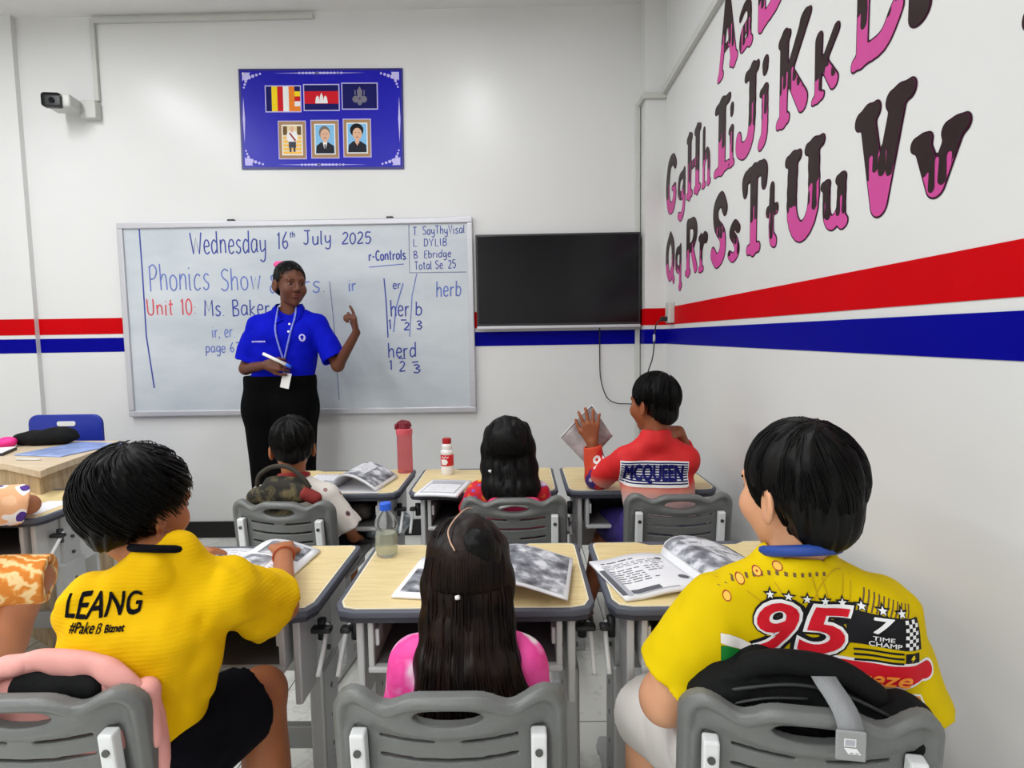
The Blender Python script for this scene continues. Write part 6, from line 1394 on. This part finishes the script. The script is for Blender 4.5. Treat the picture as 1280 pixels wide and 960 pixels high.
MB().tube(smooth_path(list(V[[I(0, i, 0) for i in range(9)]] + V3(0, -.001, 0)), 2), .0022, 5).tube(smooth_path(list(V[[I(0, 0, j) for j in range(7)]] + V3(0, -.001, 0)), 2), .0022, 5).build('page_margin', 'paper', r, True)

# ------------------------------------------------------------------ child cut off by the left edge of the picture
n = NT('peach_print_cloth'); v1 = n.noise(11, 1); n.l(n.ramp(v1.outputs[0], [(.0, lin((74, 40, 130))), (.36, lin((240, 232, 228))), (.42, lin((236, 176, 130))), (.58, lin((240, 190, 150))), (.64, lin((110, 24, 40))), (.72, lin((240, 150, 60)))], 'CONSTANT'), n.b.inputs['Base Color']); n.set(Roughness=.8); PCH = n.m
n = NT('orange_print_cloth'); wv = n.n('TexWave', wave_type='RINGS'); wv.inputs['Scale'].default_value = 9; wv.inputs['Distortion'].default_value = 6; wv.inputs['Detail Scale'].default_value = 3; n.l(n.tc.outputs['Object'], wv.inputs[0]); n.l(n.ramp(wv.outputs[0], [(.3, lin((216, 128, 40))), (.6, lin((232, 160, 76))), (.85, lin((244, 206, 146)))]), n.b.inputs['Base Color']); n.set(Roughness=.8); ORG = n.m
P = empty('person', (-2.0, 1.78, 0), 0, 'child in a peach printed top and orange shorts, cut off by the left picture edge', 'person')
J = dict(k=.98, pel=V3(-2.03, 1.76, .50), che=V3(-2.0, 1.80, .68), nec=V3(-2.0, 1.83, .81), hc=V3(-1.99, 1.87, .945), hs=.92, hf=V3(.45, .9, -.15), shL=V3(-2.13, 1.81, .745), shR=V3(-1.865, 1.80, .745),
         elL=V3(-2.2, 2.0, .69), wrL=V3(-2.08, 2.19, .69), elR=V3(-1.722, 2.0, .690), wrR=V3(-1.90, 2.13, .690), hipL=V3(-2.09, 1.79, .485), hipR=V3(-1.95, 1.79, .485), knL=V3(-2.06, 2.1, .45), knR=V3(-1.655, 1.92, .455), anL=V3(-2.06, 2.08, .08), anR=V3(-1.775, 1.84, .08), ftR=V3(.35, 1, 0),
         handL=dict(d=V3(.4, .8, -.05), n=V3(0, 0, -1), sc=.86, thumb=1), handR=dict(d=V3(-.9, .3, -.02), n=V3(0, 0, -1), sc=.86, thumb=-1))
under(body('body', J, 'mid', None)); face(J, 'lip_light'); under(shirt('top', J, PCH, None, g=.012, sl=(.92, .93), hem=.46, flare=.020, wr=.010, sleeve_r=.050)); under(shorts('shorts', J, ORG, None, 1.13, .018))
under(short_hair(J, None, seed=19, strands=300))

# ------------------------------------------------------------------ the teacher
BLUE = mat('royal_blue_cotton', (5, 16, 178), .8, var=.08, vs=9, bump=.15, bs=300, spec=.1)
BLK = mat('black_skirt_cloth', (4, 4, 5), .9, var=.1, spec=.08)
P = empty('person', (-1.33, 3.27, 0), 0, 'standing adult in a royal blue polo shirt and black skirt, in front of the whiteboard', 'person')
ty = 3.27
J = dict(k=1.02, hw=.076, ww=.072, cw=.082, rc=.094, rw=.086, rh=.092, pel=V3(-1.335, ty, .93), che=V3(-1.285, ty - .01, 1.27), nec=V3(-1.265, ty, 1.41), hc=V3(-1.248, ty - .02, 1.555), hs=1.03, hf=V3(.66, -.75, -.05), hu=(.03, 0, 1),
         shL=V3(-1.115, ty, 1.335), shR=V3(-1.450, ty, 1.335), elL=V3(-.995, ty - .05, 1.105), wrL=V3(-.862, ty - .14, 1.283), elR=V3(-1.52, ty - .02, 1.095), wrR=V3(-1.345, ty - .17, 1.120),
         hipL=V3(-1.25, ty, .88), hipR=V3(-1.43, ty, .88), knL=V3(-1.27, ty - .01, .48), knR=V3(-1.40, ty + .0, .48), anL=V3(-1.27, ty, .09), anR=V3(-1.40, ty + .02, .09), ftL=V3(.1, -1, 0), ftR=V3(-.1, -1, 0),
         handL=dict(d=V3(-.05, -.1, .9), n=V3(-.9, -.2, -.1), sc=1.0, curl=(.15, 1.0, 1.1, 1.1), thumb=-1, spread=.08, tcurl=.3), handR=dict(d=V3(.95, -.12, .05), n=V3(.1, .9, -.25), sc=1.0, curl=(.55, .6, .65, .7), thumb=-1, spread=.05, tcurl=.3))
under(body('body', J, 'deep', None, h=.0044))
s1 = shirt('polo_shirt', J, BLUE, None, g=.010, sl=(.84, .84), hem=1.02, flare=.016, wr=.012, neck=.056, drop=.010, sleeve_r=.050); under(s1)
SK = U([RC((-1.412, ty, 1.06), (-1.425, ty, .86), .114, .124), RC((-1.262, ty, 1.06), (-1.262, ty, .86), .114, .124), RC((-1.412, ty, 1.03), (-1.262, ty, 1.03), .115, .115), RC((-1.425, ty, .86), (-1.40, ty, .30), .120, .108), RC((-1.262, ty, .86), (-1.285, ty, .30), .120, .108), RC((-1.425, ty, .9), (-1.262, ty, .9), .12, .12)], .03)
under(link('skirt', sdf_mesh('skirt', FN(lambda Q: np.maximum(np.maximum(SK(Q) + .008 * (vn(Q * np.array((16, 16, 5), f32)) - .5), .32 - Q[..., 2]), Q[..., 2] - 1.055).astype(f32)), (-1.62, ty - .2, .3), (-1.06, ty + .2, 1.08), .006, 1), BLK, None, True))
hx = axes(J['hf'], J['hu'])
under(short_hair(J, None, R=(.077, .097, .090), c0=(0, -.016, .034), front=(.012, .80), nape=-.07, seed=23, strands=300, jit=.002, sr=.001, whorl=(0, -.8, .6), side=-.02))
def hl(q): return J['hc'] + (np.array(q) * J['hs']) @ hx
under(link('hair_tie', sdf_mesh('hair_tie', FN(lambda Q: EL(hl((.02, -.075, .105)), (.042, .03, .022))(Q) + .01 * (vn(Q * 60) - .5)), hl((.02, -.075, .105)) - .07, hl((.02, -.075, .105)) + .07, .004), 'pink', None, True))
face(J)
# collar, placket, lanyard and badge
bpy.context.view_layer.update(); b = bvh_of(s1)
fx = V3(-.02, -1, 0); ex, ey = V3(1, 0, 0), V3(0, 0, 1)
def on_shirt(x, z, off=.004):
    h, nn, _, _ = b.ray_cast(Vector((x, ty - .6, z)), Vector((0, 1, 0))); return np.array(h) + np.array(nn) * off if h is not None else V3(x, ty - .11, z)
cl = []
for s in (-1, 1):
    cx0 = -1.262
    Q = [V3(cx0 + s * .060, ty + .02, 1.452), V3(cx0 + s * .062, ty - .045, 1.440), on_shirt(cx0 + s * .040, 1.385, .008), on_shirt(cx0 + s * .012, 1.352, .008)]
    P_ = smooth_path(Q, 6); wv_ = np.linspace(.030, .052, len(P_)); o_ = P_ + np.stack([s * wv_ * .75, -.006 * np.ones(len(P_)), -wv_ * .62], 1)
    for q in o_:
        hh_, nn_, _, _ = b.find_nearest(Vector(q))
        if hh_ is not None: q[:] = np.array(hh_) + np.array(nn_) * .006
    Vv = np.concatenate([P_, o_, P_ + V3(0, .003, .003), o_ + V3(0, .003, .003)]); m_ = len(P_)
    Fq = [(i, i + 1, m_ + i + 1, m_ + i) for i in range(m_ - 1)]; me = mesh_np('collar', Vv[:2 * m_], Fq); o = link('collar', me, BLUE, None, True); md = o.modifiers.new('t', 'SOLIDIFY'); md.thickness = .003; under(o)
lanc = mat('lanyard_print', (120, 130, 214), .6, var=.3, vs=60)
mid = on_shirt(-1.268, 1.135, .006)
lp = []
for s in (-1, 1):
    pts = [V3(-1.262 + s * .050, ty - .045, 1.43), on_shirt(-1.262 + s * .050, 1.36, .013), on_shirt(-1.262 + s * .044, 1.31, .008), on_shirt(-1.264 + s * .030, 1.25, .007), mid]
    lp.append(smooth_path(pts, 6))
o = MB().tube(lp[0], .005, 6).tube(lp[1], .005, 6).tube([mid, mid + V3(.012, -.036, -.055)], .004, 6).build('lanyard', lanc, None, True); under(o)
cd = mid + V3(.022, -.040, -.10)
k_ = MB().box(cd - V3(.024, .002, .042), cd + V3(.024, .002, .042), .002, 2, Matrix.Rotation(math.radians(14), 3, 'Y')).build('badge', 'white_gloss'); k_.parent = o
for (x, z, w_, hgt) in ((-1.405, 1.245, .085, .012),):
    rg_ = random.Random(4); polys = []; xx = -.045
    while xx < .045: L_ = rg_.uniform(.004, .009); polys.append(R_(xx, -.004, xx + L_, .004)); xx += L_ + .0022
    o = decal('chest_print', poly_bm(polys), 'lilac', b, on_shirt(x, z), ex, ey, .0015); under(o)
o = decal('chest_badge', poly_bm([circle((0, 0), .017, 18, .02)]), 'lilac', b, on_shirt(-1.165, 1.262), ex, ey, .0012); under(o)
o = decal('chest_badge', poly_bm([circle((0, .004), .009, 12), R_(-.004, -.012, .004, -.002)]), BLUE, b, on_shirt(-1.165, 1.262), ex, ey, .002); under(o)
for z in (1.335, 1.295): 
    q = on_shirt(-1.235, z, .003); under(MB().cyl(q + V3(0, .003, 0), q - V3(0, .002, 0), .006, 12).build('button', 'white_gloss', None))
r = empty('marker_pen', tuple(J['wrR'] + V3(.07, -.03, .02)), 0, 'white whiteboard marker in the right hand of the adult in blue', 'pen')
MB().tube([(-.06, -.012, .042), (.05, .008, -.018)], .0085, 12).build('barrel', 'white_gloss', r, True); MB().tube([(.05, .008, -.018), (.075, .0125, -.032)], .009, 12).build('cap', 'blue_cap', r, True)
for sd in 'LR':
    an = J['an' + sd]; f_ = nrm(J['ft' + sd]); a_ = math.atan2(f_[1], f_[0]) - math.pi / 2
    tag(MB().prism([(-.035, -.05), (.035, -.05), (.044, .08), (.034, .17), (0, .185), (-.034, .17), (-.044, .08)], .07, Matrix.Translation((an[0], an[1], 0)) @ Matrix.Rotation(a_, 4, 'Z'), .016).build('shoe', 'dark', None, True), 'black shoe on the %s foot of the adult in blue' % ('left' if sd == 'L' else 'right'), 'shoe')
